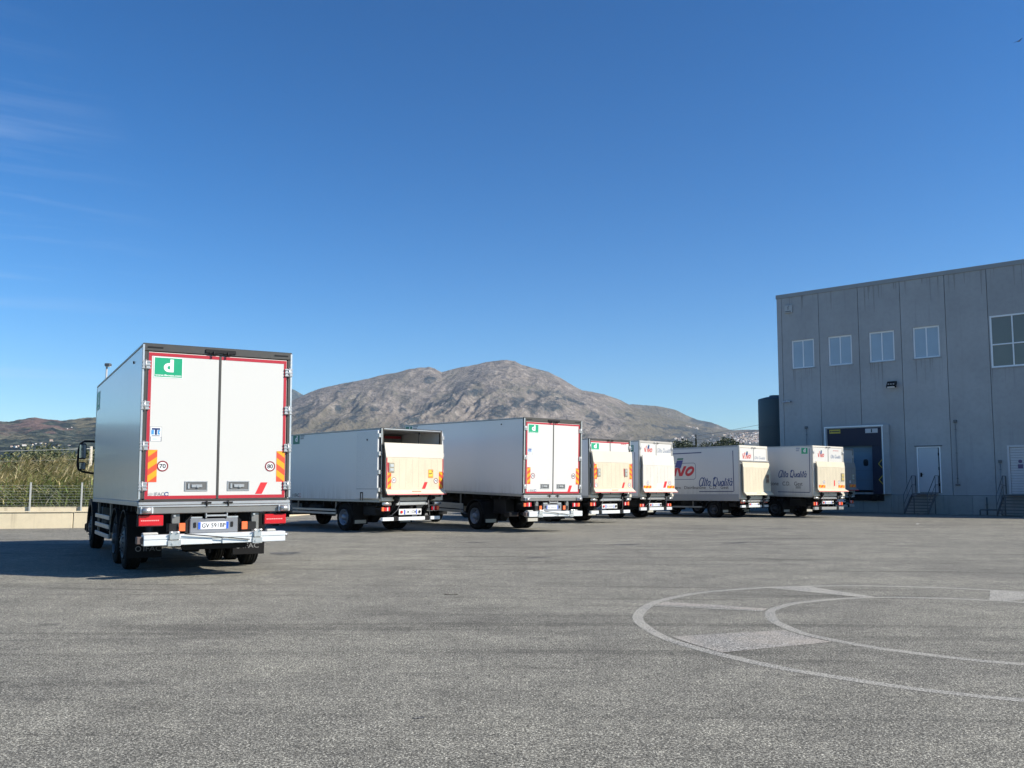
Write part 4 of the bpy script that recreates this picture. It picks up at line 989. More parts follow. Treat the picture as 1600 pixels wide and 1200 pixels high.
BRIGHT_FRAME = alu
def vivo(bm, P, a0, a1, b0, b1, mats_ix, outline=True, sgn=1, detail=True):
    """the red lower-case logo with the leaning blue and green book over it; a runs left to right as read"""
    A = lambda u: a0 + (a1 - a0) * u
    B = lambda v: b0 + (b1 - b0) * v
    red, blu, grn, lin_ = mats_ix
    def para(u0, u1, v0, v1, sh, mi): sticker(bm, P, [(A(u0), B(v0)), (A(u1), B(v0)), (A(u1 + sh), B(v1)), (A(u0 + sh), B(v1))], .003, .0012, mi)
    # big V
    sticker(bm, P, [(A(.00), B(.56)), (A(.085), B(.56)), (A(.135), B(.18)), (A(.255), B(.86)), (A(.345), B(.86)), (A(.185), B(.0)), (A(.085), B(.0))], .003, .0012, red)
    para(.335, .415, .0, .46, .075, red)            # i
    sticker(bm, P, [(A(.475), B(.46)), (A(.56), B(.46)), (A(.585), B(.16)), (A(.68), B(.55)), (A(.77), B(.55)), (A(.63), B(.0)), (A(.53), B(.0))], .003, .0012, red)
    n = 22                                           # o
    for i in range(n):
        t0, t1 = 2 * PI * i / n, 2 * PI * (i + 1) / n
        q = [(A(.865 + rx * math.cos(t) + .05 * math.sin(t)), B(.265 + ry * math.sin(t))) for rx, ry, t in ((.055, .12, t0), (.135, .275, t0), (.135, .275, t1), (.055, .12, t1))]
        bm.faces.new([bm.verts.new(P.at(a, b, .0042)) for a, b in q]).material_index = red
    sticker(bm, P, [(A(.40), B(.50)), (A(.52), B(.46)), (A(.565), B(.40)), (A(.60), B(.50)), (A(.665), B(.88)), (A(.47), B(.88))], .0045, .0012, blu)
    sticker(bm, P, [(A(.47), B(.91)), (A(.66), B(.91)), (A(.68), B(1.0)), (A(.49), B(1.0))], .0045, .0012, grn)
def outline_rect(bm, P, a0, a1, b0, b1, rad, w, mi=0, off=.002):
    s = 1 if a1 > a0 else -1; rr = rad
    pts = []
    for cx, cy, t0 in ((a1 - s * rr, b1 - rr, 0), (a0 + s * rr, b1 - rr, 90), (a0 + s * rr, b0 + rr, 180), (a1 - s * rr, b0 + rr, 270)):
        for k in range(7):
            t = R(t0 + 15 * k); pts.append((cx + s * rr * math.cos(t), cy + rr * math.sin(t)))
    stroke(bm, P, pts + [pts[0]], w, off, mi)

def truck(t, label, c):
    x, y, hd, pt, rl, z0, z1, L, yax, dz, Wd = t
    h = Wd / 2; z0 += dz; z1 += dz
    root = thing('box_lorry', label, 'lorry', (x, y, 0), -hd, 'box lorries parked in the yard')
    TILT = Matrix(((1, 0, rl, 0), (0, 1, -pt, 0), (-rl, pt, 1, 0), (0, 0, 0, 1)))
    def part(bm, name, m_, parent=None, smooth=False, kind=None, lab=None):
        o = finish(bm, name, m_, parent or root, smooth, kind=kind)
        if parent is None: o.matrix_basis = TILT
        if lab: o['label'] = lab
        return o
    r = c.get('r', .48); side = c['side']; lift = c['lift']
    # ---------------- box
    fr0 = .07
    for sx in (-1, 1):
        bm = new_bm(); box(bm, sx * h, sx * (h - .06), fr0, L - .05, z0 + .085, z1 - .045, .006); part(bm, 'side_panel', side)
        bm = new_bm(); box(bm, sx * (h + .012), sx * (h - .05), fr0 + .002, L - .03, z0, z0 + .082, .006); part(bm, 'bottom_rail', c.get('rail', guard_alu))
        bm = new_bm(); box(bm, sx * (h + .010), sx * (h - .06), fr0 + .002, L - .03, z1 - .042, z1, .008); part(bm, 'top_rail', c.get('rail', guard_alu))
        bm = new_bm(); box(bm, sx * (h + .004), sx * (h - .07), L - .048, L + .01, z0 + .084, z1 - .044, .01); part(bm, 'corner_post', c.get('rail', guard_alu))
    bm = new_bm(); box(bm, -h + .062, h - .062, fr0 + .01, L - .05, z1 - .05, z1 - .004); part(bm, 'roof_panel', side)
    bm = new_bm(); box(bm, -h + .072, h - .072, L - .045, L + .006, z0 + .09, z1 - .052); part(bm, 'front_panel', side)
    bm = new_bm(); box(bm, -h + .062, h - .062, fr0 + .01, L - .052, z0 + .005, z0 + .08); part(bm, 'floor', box_inside)
    # ---------------- rear frame
    FT, FS = c.get('ft', .13), c.get('fs', .085)
    fm = c.get('frame', frame_dark)
    bm = new_bm()
    box(bm, -h - .006, h + .006, -.012, fr0, z1 - FT, z1 + .006, .01); box(bm, -h - .006, -h + FS, -.012, fr0, z0 + .12, z1 - FT, .008); box(bm, h - FS, h + .006, -.012, fr0, z0 + .12, z1 - FT, .008)
    rf = part(bm, 'rear_frame', fm)
    for sx in (-1, 1):
        bm = new_bm(); box(bm, sx * (h + .0075), sx * (h - .022), -.017, -.0125, z0 + .12, z1 - .02); finish(bm, 'edge_strip', alu, rf)
    # ---------------- rear doors
    di, do, dzb, dzt = .0, h - FS - .006, c.get('dzb', z0 + .14), z1 - FT - .008
    if not c.get('open'):
        for sx in (-1, 1):
            bm = new_bm(); box(bm, sx * .012, sx * do, .0, .06, dzb, dzt, .01); d = part(bm, 'rear_door', c.get('doorm', white_door))
            if c.get('tape'):
                T_ = .055; P = rear_plane(-.0)
                bm = new_bm(); sticker(bm, P, rect(sx * .014, sx * (do - .01), dzt - .012 - T_, dzt - .012)); finish(bm, 'reflective_tape', tape_red, d)
                if c['tape'] == 'full':
                    bm = new_bm(); sticker(bm, P, rect(sx * (do - .01 - T_ * .9), sx * (do - .01), dzb + .012 + T_, dzt - .014 - T_)); finish(bm, 'reflective_tape', tape_red, d)
                    bm = new_bm(); sticker(bm, P, rect(sx * .014, sx * (do - .01), dzb + .01, dzb + .01 + T_)); finish(bm, 'reflective_tape', tape_red, d)
            for zz in c['hinges']:
                bm = new_bm(); q = h - .045
                box(bm, sx * (q - .072), sx * (q - .012), -.022, -.002, zz - .075, zz + .075, .006); box(bm, sx * (q + .012), sx * (q + .055), -.030, -.014, zz - .075, zz + .075, .006); rod(bm, (sx * q, -.026, zz - .085), (sx * q, -.026, zz + .085), .016, 8)
                for k in (-1, 0, 1): box(bm, sx * (q - .08), sx * (q + .06), -.034, -.02, zz + k * .055 - .012, zz + k * .055 + .012, .003)
                finish(bm, 'hinge', steel, d)
            if c.get('handles'):
                a0, a1, b0, b1 = sorted((sx * .165, sx * .545))[0], sorted((sx * .165, sx * .545))[1], 1.46, 1.63
                bm = new_bm(); box(bm, a0, a1, -.012, -.0005, b0, b0 + .02, .003); box(bm, a0, a1, -.012, -.0005, b1 - .02, b1, .003); box(bm, a0, a0 + .02, -.012, -.0005, b0 + .02, b1 - .02, .003); box(bm, a1 - .02, a1, -.012, -.0005, b0 + .02, b1 - .02, .003)
                finish(bm, 'handle_surround', steel, d)
                bm = new_bm(); box(bm, a0 + .02, a1 - .02, -.004, -.0008, b0 + .02, b1 - .02); finish(bm, 'handle_recess', mat('recess_grey', (.14, .14, .135), .5, .3), d)
                bm = new_bm(); box(bm, a0 + .11, a1 - .09, -.022, -.005, b0 + .06, b1 - .055, .008); disc(bm, rear_plane(-.022), a0 + .22, (b0 + b1) / 2, .028, .0, .008); box(bm, a0 + .05, a0 + .085, -.016, -.005, b0 + .04, b1 - .04, .004); finish(bm, 'door_handle', steel, d)
            # locking gear at top and bottom near the seam
            bm = new_bm(); box(bm, sx * .04, sx * .20, -.045, -.013, z1 - FT + .02, z1 - FT + .05, .006); rod(bm, (sx * .12, -.05, z1 - FT - .02), (sx * .12, -.05, z1 - FT + .06), .016, 8); finish(bm, 'door_lock', steel if not c.get('tape') else black_plastic, d)
        bm = new_bm(); box(bm, -.022, .022, -.008, .05, dzb, dzt - .002, .006); part(bm, 'door_seal', frame_dark if c.get('tape') else frame_grey)
    # ---------------- chassis, axles, wheels
    bm = new_bm()
    for sx in (-1, 1): box(bm, sx * .40, sx * .47, .35, L + 1.9, r * 2 - .28, z0 - .012, .004)
    for yy in np.arange(.5, L, .95): box(bm, -.44, .44, yy, yy + .07, r * 2 - .22, z0 - .06)
    ch = part(bm, 'chassis', black_paint)
    bm = new_bm()
    for yy in np.arange(.3, L - .1, .55): box(bm, -h + .08, h - .08, yy, yy + .06, z0 - .11, z0 - .004)
    box(bm, -h + .35, -h + .38, .2, L - .1, z0 - .11, z0 - .004); box(bm, h - .38, h - .35, .2, L - .1, z0 - .11, z0 - .004)
    part(bm, 'floor_bearers', black_paint, kind='stuff')
    axles = [yax] + ([yax + 1.35] if c.get('tandem') else [])
    yf = c.get('yf', L + 1.25)
    for i, ya in enumerate(axles):
        dual = not (c.get('tandem') and i == 0)
        for sx in (-1, 1): wheel(root, sx * (h - .045), ya, r, dual if not c.get('tandem') else i == 1, c.get('silver', False))
        bm = new_bm(); rod(bm, (-h + .5, ya, r), (h - .5, ya, r), .07, 10); prism(bm, [(-.2, ya - .2, r), (-.12, ya - .1, r + .22), (.12, ya - .1, r + .22), (.2, ya - .2, r), (.12, ya - .1, r - .22), (-.12, ya - .1, r - .22)], (0, .36, 0)); finish(bm, 'axle', black_paint, root)
        for sx in (-1, 1):
            bm = new_bm(); n = 12; rr = r + .075; a0_, a1_ = 8, 172
            for k in range(n):
                q0, q1 = R(a0_ + (a1_ - a0_) * k / n), R(a0_ + (a1_ - a0_) * (k + 1) / n)
                prism(bm, [(sx * (h - .03), ya + rr * math.cos(q0), r + rr * math.sin(q0)), (sx * (h - .03), ya + rr * math.cos(q1), r + rr * math.sin(q1)), (sx * (h - .03), ya + (rr + .022) * math.cos(q1), r + (rr + .022) * math.sin(q1)), (sx * (h - .03), ya + (rr + .022) * math.cos(q0), r + (rr + .022) * math.sin(q0))], (-sx * .62, 0, 0))
            bmesh.ops.remove_doubles(bm, verts=bm.verts[:], dist=.0005)
            finish(bm, 'mudguard', black_plastic, root)
    for sx in (-1, 1):
        wheel(root, sx * (h - .06), yf, r, False)
        yfl = yax - r - .14
        bm = new_bm(); box(bm, sx * (h - .03), sx * (h - .63), yfl, yfl + .012, .24, r * 2 + .04, .004); fl = finish(bm, 'mud_flap', flap_rubber, root)
        if c.get('flaptext'):
            P = rear_plane(yfl); bm = new_bm()
            a = -1.12 if sx < 0 else .66
            text(bm, P, 'IFAC', a + .17, a + .47, .36, .45, .002, .0); ring(bm, P, a + .08, .405, .035, .05, .002); finish(bm, 'lettering', mat('worn_white_print', (.20, .20, .20), .6, grime=.6, gscale=9), fl)
        elif c.get('flapplate', True):
            bm = new_bm(); box(bm, sx * (h - .10), sx * (h - .56), yfl - .005, yfl - .0005, .26, .38, .003); finish(bm, 'flap_plate', mat('pale_flap_plate', (.42, .41, .36), .6), fl)
    bm = new_bm(); rod(bm, (-h + .4, yf, r), (h - .4, yf, r), .06, 8); finish(bm, 'axle', black_paint, root)
    # side guards, tanks
    g0, g1, gz, gh = c['guard']
    for sx in (-1, 1):
        for zz in gz:
            bm = new_bm(); box(bm, sx * (h - .015), sx * (h - .05), g0, g1, zz - gh, zz, .006); part(bm, 'side_guard_rail', guard_alu)
        for yy in c['gposts']:
            bm = new_bm(); box(bm, sx * (h - .052), sx * (h - .10), yy - .025, yy + .025, gz[-1] - gh, z0 - .012, .005); part(bm, 'guard_post', frame_grey)
    ym = (g0 + g1) / 2
    bm = new_bm(); rod(bm, (-.98, ym - .55, .74), (-.98, ym + .45, .74), .20, 16); part(bm, 'air_tank', black_paint)
    bm = new_bm(); box(bm, .55, 1.1, g0 + .2, g1 - .2, .42, .95, .06); part(bm, 'fuel_tank', guard_alu)
    bm = new_bm(); box(bm, -.95, -.55, max(.5, yax - 1.5), max(.9, yax - .75), .55, z0 - .12, .03); part(bm, 'battery_box', black_plastic)
    # ---------------- cab
    cw = c.get('cw', 1.16); yc = L + .30; ye = yc + 2.0; ct = min(z1 - .35, 3.05); ar = r + .10
    prof = [(yc, .62), (yc, ct - .06), (yc + .08, ct), (yc + 1.35, ct), (yc + 1.62, ct - .10), (ye - .02, 2.0), (ye + .04, 1.35), (ye + .05, .42), (yf + ar, .42)]
    prof += [(yf + ar * math.cos(R(a)), r + ar * math.sin(R(a))) for a in range(0, 181, 15)] + [(yf - ar, .62)]
    bm = new_bm(); prism(bm, [(-cw, a, b) for a, b in prof], (2 * cw, 0, 0)); cab = finish(bm, 'cab', c.get('cabm', cab_white), root)
    for sx in (-1, 1):
        bm = new_bm(); n = 12
        for k in range(n):
            q0, q1 = R(-12 + 204 * k / n), R(-12 + 204 * (k + 1) / n); ra, rb = ar - .02, ar + .10
            prism(bm, [(sx * 1.235, yf + q * math.cos(t_), r + q * math.sin(t_)) for q, t_ in ((ra, q0), (rb, q0), (rb, q1), (ra, q1))], (-sx * .40, 0, 0))
        bmesh.ops.remove_doubles(bm, verts=bm.verts[:], dist=.0005); finish(bm, 'wheel_arch', black_plastic, cab)
        bm = new_bm(); prism(bm, [(sx * (cw + .003), yc + .85, 1.75), (sx * (cw + .003), yc + .85, ct - .38), (sx * (cw + .003), yc + 1.5, ct - .38), (sx * (cw + .003), yc + 1.82, 1.86)], (sx * .008, 0, 0)); finish(bm, 'side_window', glass_dark, cab)
        bm = new_bm(); box(bm, sx * (cw + .002), sx * (cw + .025), yc + .88, yc + 1.06, 1.48, 1.53, .006); finish(bm, 'door_handle', black_plastic, cab)
        bm = new_bm(); box(bm, sx * .72, sx * 1.12, ye + .052, ye + .085, .58, .80, .02); finish(bm, 'headlight', lamp_clear, cab)
        ym_ = yc + 1.62
        bm = new_bm(); tube(bm, [(sx * (cw + .002), ym_ - .05, 2.66), (sx * 1.36, ym_, 2.66), (sx * 1.45, ym_, 2.60), (sx * 1.49, ym_, 2.45), (sx * 1.50, ym_, 2.05), (sx * 1.47, ym_, 1.93), (sx * 1.36, ym_, 1.88), (sx * (cw + .002), ym_ - .05, 1.82)], .028, 8)
        box(bm, sx * 1.31, sx * 1.485, ym_ - .05, ym_ + .07, 2.20, 2.60, .03); box(bm, sx * 1.31, sx * 1.47, ym_ - .05, ym_ + .07, 1.93, 2.13, .03)
        mr = finish(bm, 'wing_mirror', black_plastic, root)
        bm = new_bm(); box(bm, sx * 1.325, sx * 1.47, ym_ - .056, ym_ - .051, 2.23, 2.57, .002); finish(bm, 'mirror_glass', mirror_glass, mr)
        bm = new_bm(); box(bm, sx * 1.325, sx * 1.455, ym_ - .056, ym_ - .051, 1.95, 2.11, .002); finish(bm, 'mirror_glass', mirror_glass, mr)
    bm = new_bm(); prism(bm, [(-cw + .08, ye - .018 + .012, 2.02), (cw - .08, ye - .018 + .012, 2.02), (cw - .12, yc + 1.66, ct - .14), (-cw + .12, yc + 1.66, ct - .14)], (0, .012, .006)); finish(bm, 'windscreen', glass_dark, cab)
    bm = new_bm(); box(bm, -1.22, 1.22, ye + .051, ye + .14, .36, .56, .03); finish(bm, 'front_bumper', black_plastic, cab)
    bm = new_bm(); box(bm, -.9, .9, L + .008, L + .30, z1 - .95, z1 - .08, .05); cu_ = part(bm, 'cooling_unit', cab_white)
    bm = new_bm(); box(bm, -.6, .6, L + .302, L + .315, z1 - .75, z1 - .25, .005); finish(bm, 'cooling_grille', black_plastic, cu_)

    # ---------------- marks on the rear
    def sign_d(P, a0, a1, b0, b1, url=True, gm=green):
        """a0 is the left edge as read"""
        bm = new_bm(); sticker(bm, P, rect(a0, a1, b0, b1), .002, .001); o = part(bm, 'green_sticker', gm)
        w = a1 - a0; hgt = b1 - b0; bm = new_bm()
        text(bm, P, 'd', a0 + w * .34, a0 + w * .68, b0 + hgt * .28, b0 + hgt * .90, .0045, .045)
        if url: text(bm, P, 'www.ifacspa.com', a0 + w * .05, a0 + w * .95, b0 + hgt * .055, b0 + hgt * .165, .0045, .03)
        finish(bm, 'lettering', white_print, o)
        bm = new_bm(); e = .012 * (1 if w > 0 else -1)
        for q in (rect(a0, a0 + e, b0, b1), rect(a1 - e, a1, b0, b1), rect(a0 + e, a1 - e, b0, b0 + .012), rect(a0 + e, a1 - e, b1 - .012, b1)): sticker(bm, P, q, .0035, .0008)
        finish(bm, 'sticker_border', white_print, o)
    def hazard(P, a0, a1, b0, b1, horiz=False, flip=False):
        bm = new_bm(); sticker(bm, P, rect(a0, a1, b0, b1), .003, .001, 0)
        w, hg = a1 - a0, b1 - b0; k = w * .75 if not horiz else hg
        if not horiz:
            for i in range(-2, 6):
                lo = b0 + i * 2 * k * .98
                q = [(a0, lo), (a1, lo + k), (a1, lo + 2 * k), (a0, lo + k)] if not flip else [(a1, lo), (a0, lo + k), (a0, lo + 2 * k), (a1, lo + k)]
                q = [(a, min(max(b, b0), b1)) for a, b in q]
                if max(b for a, b in q) - min(b for a, b in q) > .02 and abs(q[1][1] - q[2][1]) + abs(q[0][1] - q[3][1]) > .01: bm.faces.new([bm.verts.new(P.at(a, b, .0045)) for a, b in q]).material_index = 1
        else:
            for i in range(-1, 6):
                lo = a0 + i * 2 * k; q = [(lo, b0), (lo + k, b0), (lo + 2 * k, b1), (lo + k, b1)]
                q = [(min(max(a, a0), a1), b) for a, b in q]
                if abs(q[0][0] - q[1][0]) + abs(q[2][0] - q[3][0]) > .01: bm.faces.new([bm.verts.new(P.at(a, b, .0045)) for a, b in q]).material_index = 1
        part(bm, 'hazard_board', [haz_r, haz_y])
    def speed(P, a, b, s, rad=.092, grey=False):
        bm = new_bm(); disc(bm, P, a, b, rad, .002, .001, 0); o = part(bm, 'speed_sticker', plate_white)
        bm = new_bm(); ring(bm, P, a, b, rad * .76, rad, .0035, .0005); finish(bm, 'sticker_ring', mat('faded_ring', (.30, .16, .15), .5) if grey else mat('ring_red', (.22, .02, .025), .4), o)
        bm = new_bm(); text(bm, P, s, a - rad * .56, a + rad * .56, b - rad * .42, b + rad * .42, .004, .028); finish(bm, 'lettering', dark_print if not grey else grey_print, o)
    def slash(P, pts):
        bm = new_bm(); sticker(bm, P, pts, .003, .001); part(bm, 'red_slash', slash_red)
    def ifac(P, a0, a1, b0, b1, m1=grey_print, red=False):
        w = a1 - a0; bm = new_bm()
        text(bm, P, 'IFAC', a0 + w * .30, a0 + w * .80, b0, b1, .003, .018); 
        o = part(bm, 'maker_lettering', [m1, blue_print, red_print])
        bm = new_bm(); rr = (b1 - b0) * .48
        s = 1 if w > 0 else -1
        stroke(bm, P, [(a0 + w * .91 + s * rr * 1.1 * math.cos(R(t)), (b0 + b1) / 2 + rr * math.sin(R(t))) for t in range(20, 341, 20)], .014, .003, 0)
        finish(bm, 'maker_emblem', red_print if red else blue_print, o)
        bm = new_bm(); prism(bm, [P.at(a0 + w * .13 + w * .12 * math.cos(2 * PI * i / 20), (b0 + b1) / 2 + (b1 - b0) * .42 * math.sin(2 * PI * i / 20), .0025) for i in range(20)], P.n * .0008); stroke(bm, P, [(a0 + w * .04, (b0 + b1) / 2), (a0 + w * .22, (b0 + b1) / 2)], .008, .0045, 0)
        finish(bm, 'maker_emblem', mat('emblem_pale', (.45, .45, .42), .4), o)
    def tk(P, a0, a1, b0, b1):
        bm = new_bm(); sticker(bm, P, rect(a0 - .006, a1 + .006, b0 - .006, b1 + .006), .0008, .0008); part(bm, 'sticker_edge', grey_print)
        bm = new_bm(); sticker(bm, P, rect(a0, a1, b0 + (b1 - b0) * .30, b1), .002, .001); sticker(bm, P, rect(a0 + .01, a1 - .01, b0, b0 + (b1 - b0) * .27), .002, .001); o = part(bm, 'maker_sticker', plate_white)
        w, hg = a1 - a0, b1 - b0; bm = new_bm()
        for q in (rect(a0 + w * .12, a0 + w * .88, b0 + hg * .80, b0 + hg * .92), rect(a0 + w * .40, a0 + w * .60, b0 + hg * .44, b0 + hg * .80)): sticker(bm, P, q, .0035, .0008, 0)
        for q in (rect(a0 + w * .08, a0 + w * .32, b0 + hg * .46, b0 + hg * .78), [(a0 + w * .66, b0 + hg * .46), (a0 + w * .92, b0 + hg * .46), (a0 + w * .80, b0 + hg * .62), (a0 + w * .92, b0 + hg * .78), (a0 + w * .66, b0 + hg * .78)]): sticker(bm, P, q, .0035, .0008, 1)
        sticker(bm, P, rect(a0 + w * .12, a0 + w * .86, b0 + hg * .36, b0 + hg * .40), .0035, .0008, 0); sticker(bm, P, rect(a0 + w * .2, a0 + w * .6, b0 + hg * .12, b0 + hg * .16), .0035, .0008, 1)
        finish(bm, 'emblem', [navy_print, sky_print], o)
    def tail_lamp(a0, a1, b0, b1, yy, style):
        bm = new_bm(); box(bm, a0 - .012, a1 + .012, yy, yy + .08, b0 - .012, b1 + .012, .012); box(bm, (a0 + a1) / 2 - .05, (a0 + a1) / 2 + .05, yy + .04, yy + .5, (b0 + b1) / 2 - .02, (b0 + b1) / 2 + .02); o = part(bm, 'tail_lamp', black_plastic)
        if style == 'big':
            bm = new_bm(); box(bm, a0, a1, yy - .04, yy - .001, b0, b1, .012); finish(bm, 'red_lens', lamp_red, o)
            bm = new_bm(); s = (a1 - a0)
            for k in range(9): box(bm, a0 + s * (.10 + .083 * k), a0 + s * (.16 + .083 * k), yy - .0425, yy - .0405, b0 + (b1 - b0) * .46, b0 + (b1 - b0) * .56)
            finish(bm, 'lens_facets', mat('lens_facet', (.85, .35, .33), .2, grime=0), o)
        else:
            s = (a1 - a0); inner = 1 if a0 < 0 else 0
            segs = [(0, .30, lamp_orange), (.31, .62, lamp_red), (.63, .80, lamp_clear), (.81, 1, lamp_red)]
            for u0, u1, mm in segs:
                if a0 > 0: u0, u1 = 1 - u1, 1 - u0
                bm = new_bm(); box(bm, a0 + s * u0, a0 + s * u1, yy - .03, yy - .001, b0, b1, .008); finish(bm, 'lens', mm, o)
    def plate(a0, a1, b0, b1, yy, s=None):
        P = rear_plane(yy); bm = new_bm(); box(bm, a0, a1, yy - .004, yy + .006, b0, b1, .004); o = part(bm, 'number_plate', plate_white)
        w = a1 - a0; bm = new_bm()
        for q in (rect(a0, a0 + w * .085, b0, b1), rect(a1 - w * .085, a1, b0, b1)): sticker(bm, P, [(q[0][0] + .002, b0 + .003), (q[1][0] - .002, b0 + .003), (q[1][0] - .002, b1 - .003), (q[0][0] + .002, b1 - .003)], .0045, .0008)
        finish(bm, 'plate_band', plate_blue, o)
        if not s:       # characters too small to read in the photograph
            bm = new_bm()
            for q in range(7):
                u = a0 + w * (.14 + .103 * q + (.03 if q > 1 else 0)); sticker(bm, P, rect(u, u + w * .055, b0 + (b1 - b0) * .22, b1 - (b1 - b0) * .22), .005, .0006)
            finish(bm, 'plate_characters', grey_print, o)
        if s:
            bm = new_bm(); text(bm, P, s, a0 + w * .12, a1 - w * .10, b0 + (b1 - b0) * .2, b1 - (b1 - b0) * .2, .006, .015); finish(bm, 'lettering', dark_print, o)

    RP = rear_plane(.0)
    if not lift:
        o_ = c['o']    # vertical offset of the measured rear details
        # sill: three aluminium steps and a grey bumper beam
        bm = new_bm(); box(bm, -h - .004, h + .004, -.030, .08, o_ + 1.232, o_ + 1.285, .008); sl = part(bm, 'rear_sill', steel)
        bm = new_bm(); box(bm, -h + .02, h - .02, -.012, .08, o_ + 1.292, dzb - .004, .004); finish(bm, 'sill_recess', frame_dark, sl)
        bm = new_bm(); box(bm, -h - .004, h + .004, -.055, .10, o_ + 1.195, o_ + 1.226, .008); finish(bm, 'sill_strip', alu, sl)
        bm = new_bm(); box(bm, -h, h, -.045, .14, o_ + 1.085, o_ + 1.19, .012); part(bm, 'bumper_beam', frame_grey)
        for sx in (-1, 1):
            bm = new_bm(); box(bm, sx * 1.245, sx * 1.215, -.11, -.046, o_ + 1.09, o_ + 1.20, .012); box(bm, sx * 1.075, sx * 1.045, -.11, -.046, o_ + 1.09, o_ + 1.20, .012); b_ = part(bm, 'bumper_roller', alu_bright)
            bm = new_bm(); rod(bm, (sx * 1.075, -.095, o_ + 1.145), (sx * 1.215, -.095, o_ + 1.145), .05, 14); finish(bm, 'roller', steel, b_)
        for sx in (-1, 1):
            bm = new_bm(); box(bm, sx * .10, sx * .26, -.05, -.031, o_ + 1.245, o_ + 1.275, .005); rod(bm, (sx * .18, -.055, o_ + 1.20), (sx * .18, -.055, o_ + 1.30), .014, 8); part(bm, 'lock_keeper', black_plastic)
            bm = new_bm(); box(bm, sx * 1.20, sx * .95, -.02, -.0135, z1 - .075, z1 - .05, .003); part(bm, 'vent_slot', black_plastic)
        bm = new_bm(); box(bm, -.26, .26, -.035, -.0135, z1 - .10, z1 - .035, .006); part(bm, 'lock_housing', black_plastic)
        lw, lb0, lb1 = c['lamp']
        tail_lamp(-1.262, -1.262 + lw, lb0, lb1, .0, c['lampstyle']); tail_lamp(1.20 - lw, 1.20, lb0 - .02, lb1 - .025, .0, c['lampstyle'])
        # plate carrier
        bm = new_bm(); box(bm, -.452, .348, -.06, .10, o_ + .745, o_ + .99, .012); pc = part(bm, 'plate_carrier', mat('carrier_grey', (.20, .21, .225), .5, .3))
        for xx in (-.37, .245):
            bm = new_bm(); box(bm, xx - .022, xx + .022, -.075, -.061, o_ + .84, o_ + .93, .015); finish(bm, 'latch', black_plastic, pc)
        plate(-.317, .189, o_ + .81, o_ + .935, -.066, c['plate'])
        bm = new_bm(); box(bm, -.20, .17, -.085, .02, o_ + 1.025, o_ + 1.055, .008); box(bm, -.20, -.18, -.085, .02, o_ + 1.0, o_ + 1.085, .005); box(bm, .15, .17, -.085, .02, o_ + 1.0, o_ + 1.085, .005); part(bm, 'step_handle', alu)
        for a0, a1 in ((-.43, -.24), (.15, .36)):
            bm = new_bm(); box(bm, a0, a1, -.03, .05, o_ + .992, o_ + 1.025, .005); part(bm, 'carrier_bracket', alu)
        for sx in (-1, 1):
            a = -.575 if sx < 0 else .463
            bm = new_bm(); box(bm, a - .052, a + .048, -.075, -.04, o_ + .79, o_ + .925, .006); o = part(bm, 'marker_lamp', lamp_orange)
            bm = new_bm(); prism(bm, [(a + sx * -.05, -.038, o_ + .76), (a + sx * -.05, -.038, o_ + .95), (a - sx * .16, -.02, o_ + 1.06), (a - sx * .16, -.02, o_ + .74)], (0, .20, 0)); part(bm, 'lamp_bracket', black_paint)
            bm = new_bm(); box(bm, a + sx * .055, a + sx * .21, -.03, .2, o_ + .78, o_ + .92, .01); part(bm, 'lamp_block', black_plastic)
        for a in (-.73, .60):
            bm = new_bm(); box(bm, a, a + .13, .02, .10, o_ + .62, o_ + 1.08, .008); part(bm, 'lift_post', frame_grey)
            bm = new_bm(); box(bm, a + .02, a + .06, -.01, .018, o_ + 1.03, o_ + 1.065, .004); part(bm, 'bolt_plate', alu)
        # folded lift platform used as bumper bar
        bm = new_bm(); box(bm, -1.205, 1.13, -.26, .0, o_ + .672, o_ + .745, .008); box(bm, -1.205, -.118, -.26, .0, o_ + .572, o_ + .664, .008); box(bm, .045, 1.13, -.26, .0, o_ + .572, o_ + .664, .008); box(bm, -1.20, 1.125, -.235, -.01, o_ + .58, o_ + .70)
        lb = part(bm, 'lift_bar', alu_bright)
        bm = new_bm(); box(bm, -1.30, -1.207, -.20, -.04, o_ + .60, o_ + .72, .01); finish(bm, 'bar_end', mat('brown_end_cap', (.10, .07, .06), .6), lb)
        for xx, dw in ((-.73, .105), (.635, .085)):
            bm = new_bm(); box(bm, xx - dw, xx + dw, -.285, -.262, o_ + .555, o_ + .655, .006); box(bm, xx - dw * .8, xx + dw * .75, -.30, -.262, o_ + .66, o_ + .80, .01)
            for q in (-1, 1): rod(bm, (xx + q * .05, -.302, o_ + .775), (xx + q * .05, -.335, o_ + .79), .014, 8)
            rod(bm, (xx - .03, -.286, o_ + .60), (xx - .03, -.30, o_ + .60), .018, 10)
            finish(bm, 'lift_clamp', alu, lb)
        bm = new_bm(); beam(bm, (-.58, -.31, o_ + .755), (.50, -.285, o_ + .625), .014, .016); finish(bm, 'safety_strap', black_plastic, lb)
        for a0, a1 in ((-1.21, -.97), (.82, .98)):
            bm = new_bm(); box(bm, a0, a1, -.18, -.06, o_ + .747, o_ + .785, .012); finish(bm, 'rubber_block', mat('pale_rubber', (.45, .44, .40), .7), lb)
        bm = new_bm(); rod(bm, (1.13, -.16, o_ + .68), (1.19, -.16, o_ + .68), .03, 10); finish(bm, 'end_pin', steel, lb)
        bm = new_bm(); box(bm, -.55, .52, -.05, .06, o_ + .47, o_ + .55, .01); rod(bm, (-.1, .0, o_ + .40), (-.1, .0, o_ + .5), .02, 8); part(bm, 'tow_beam', black_paint)
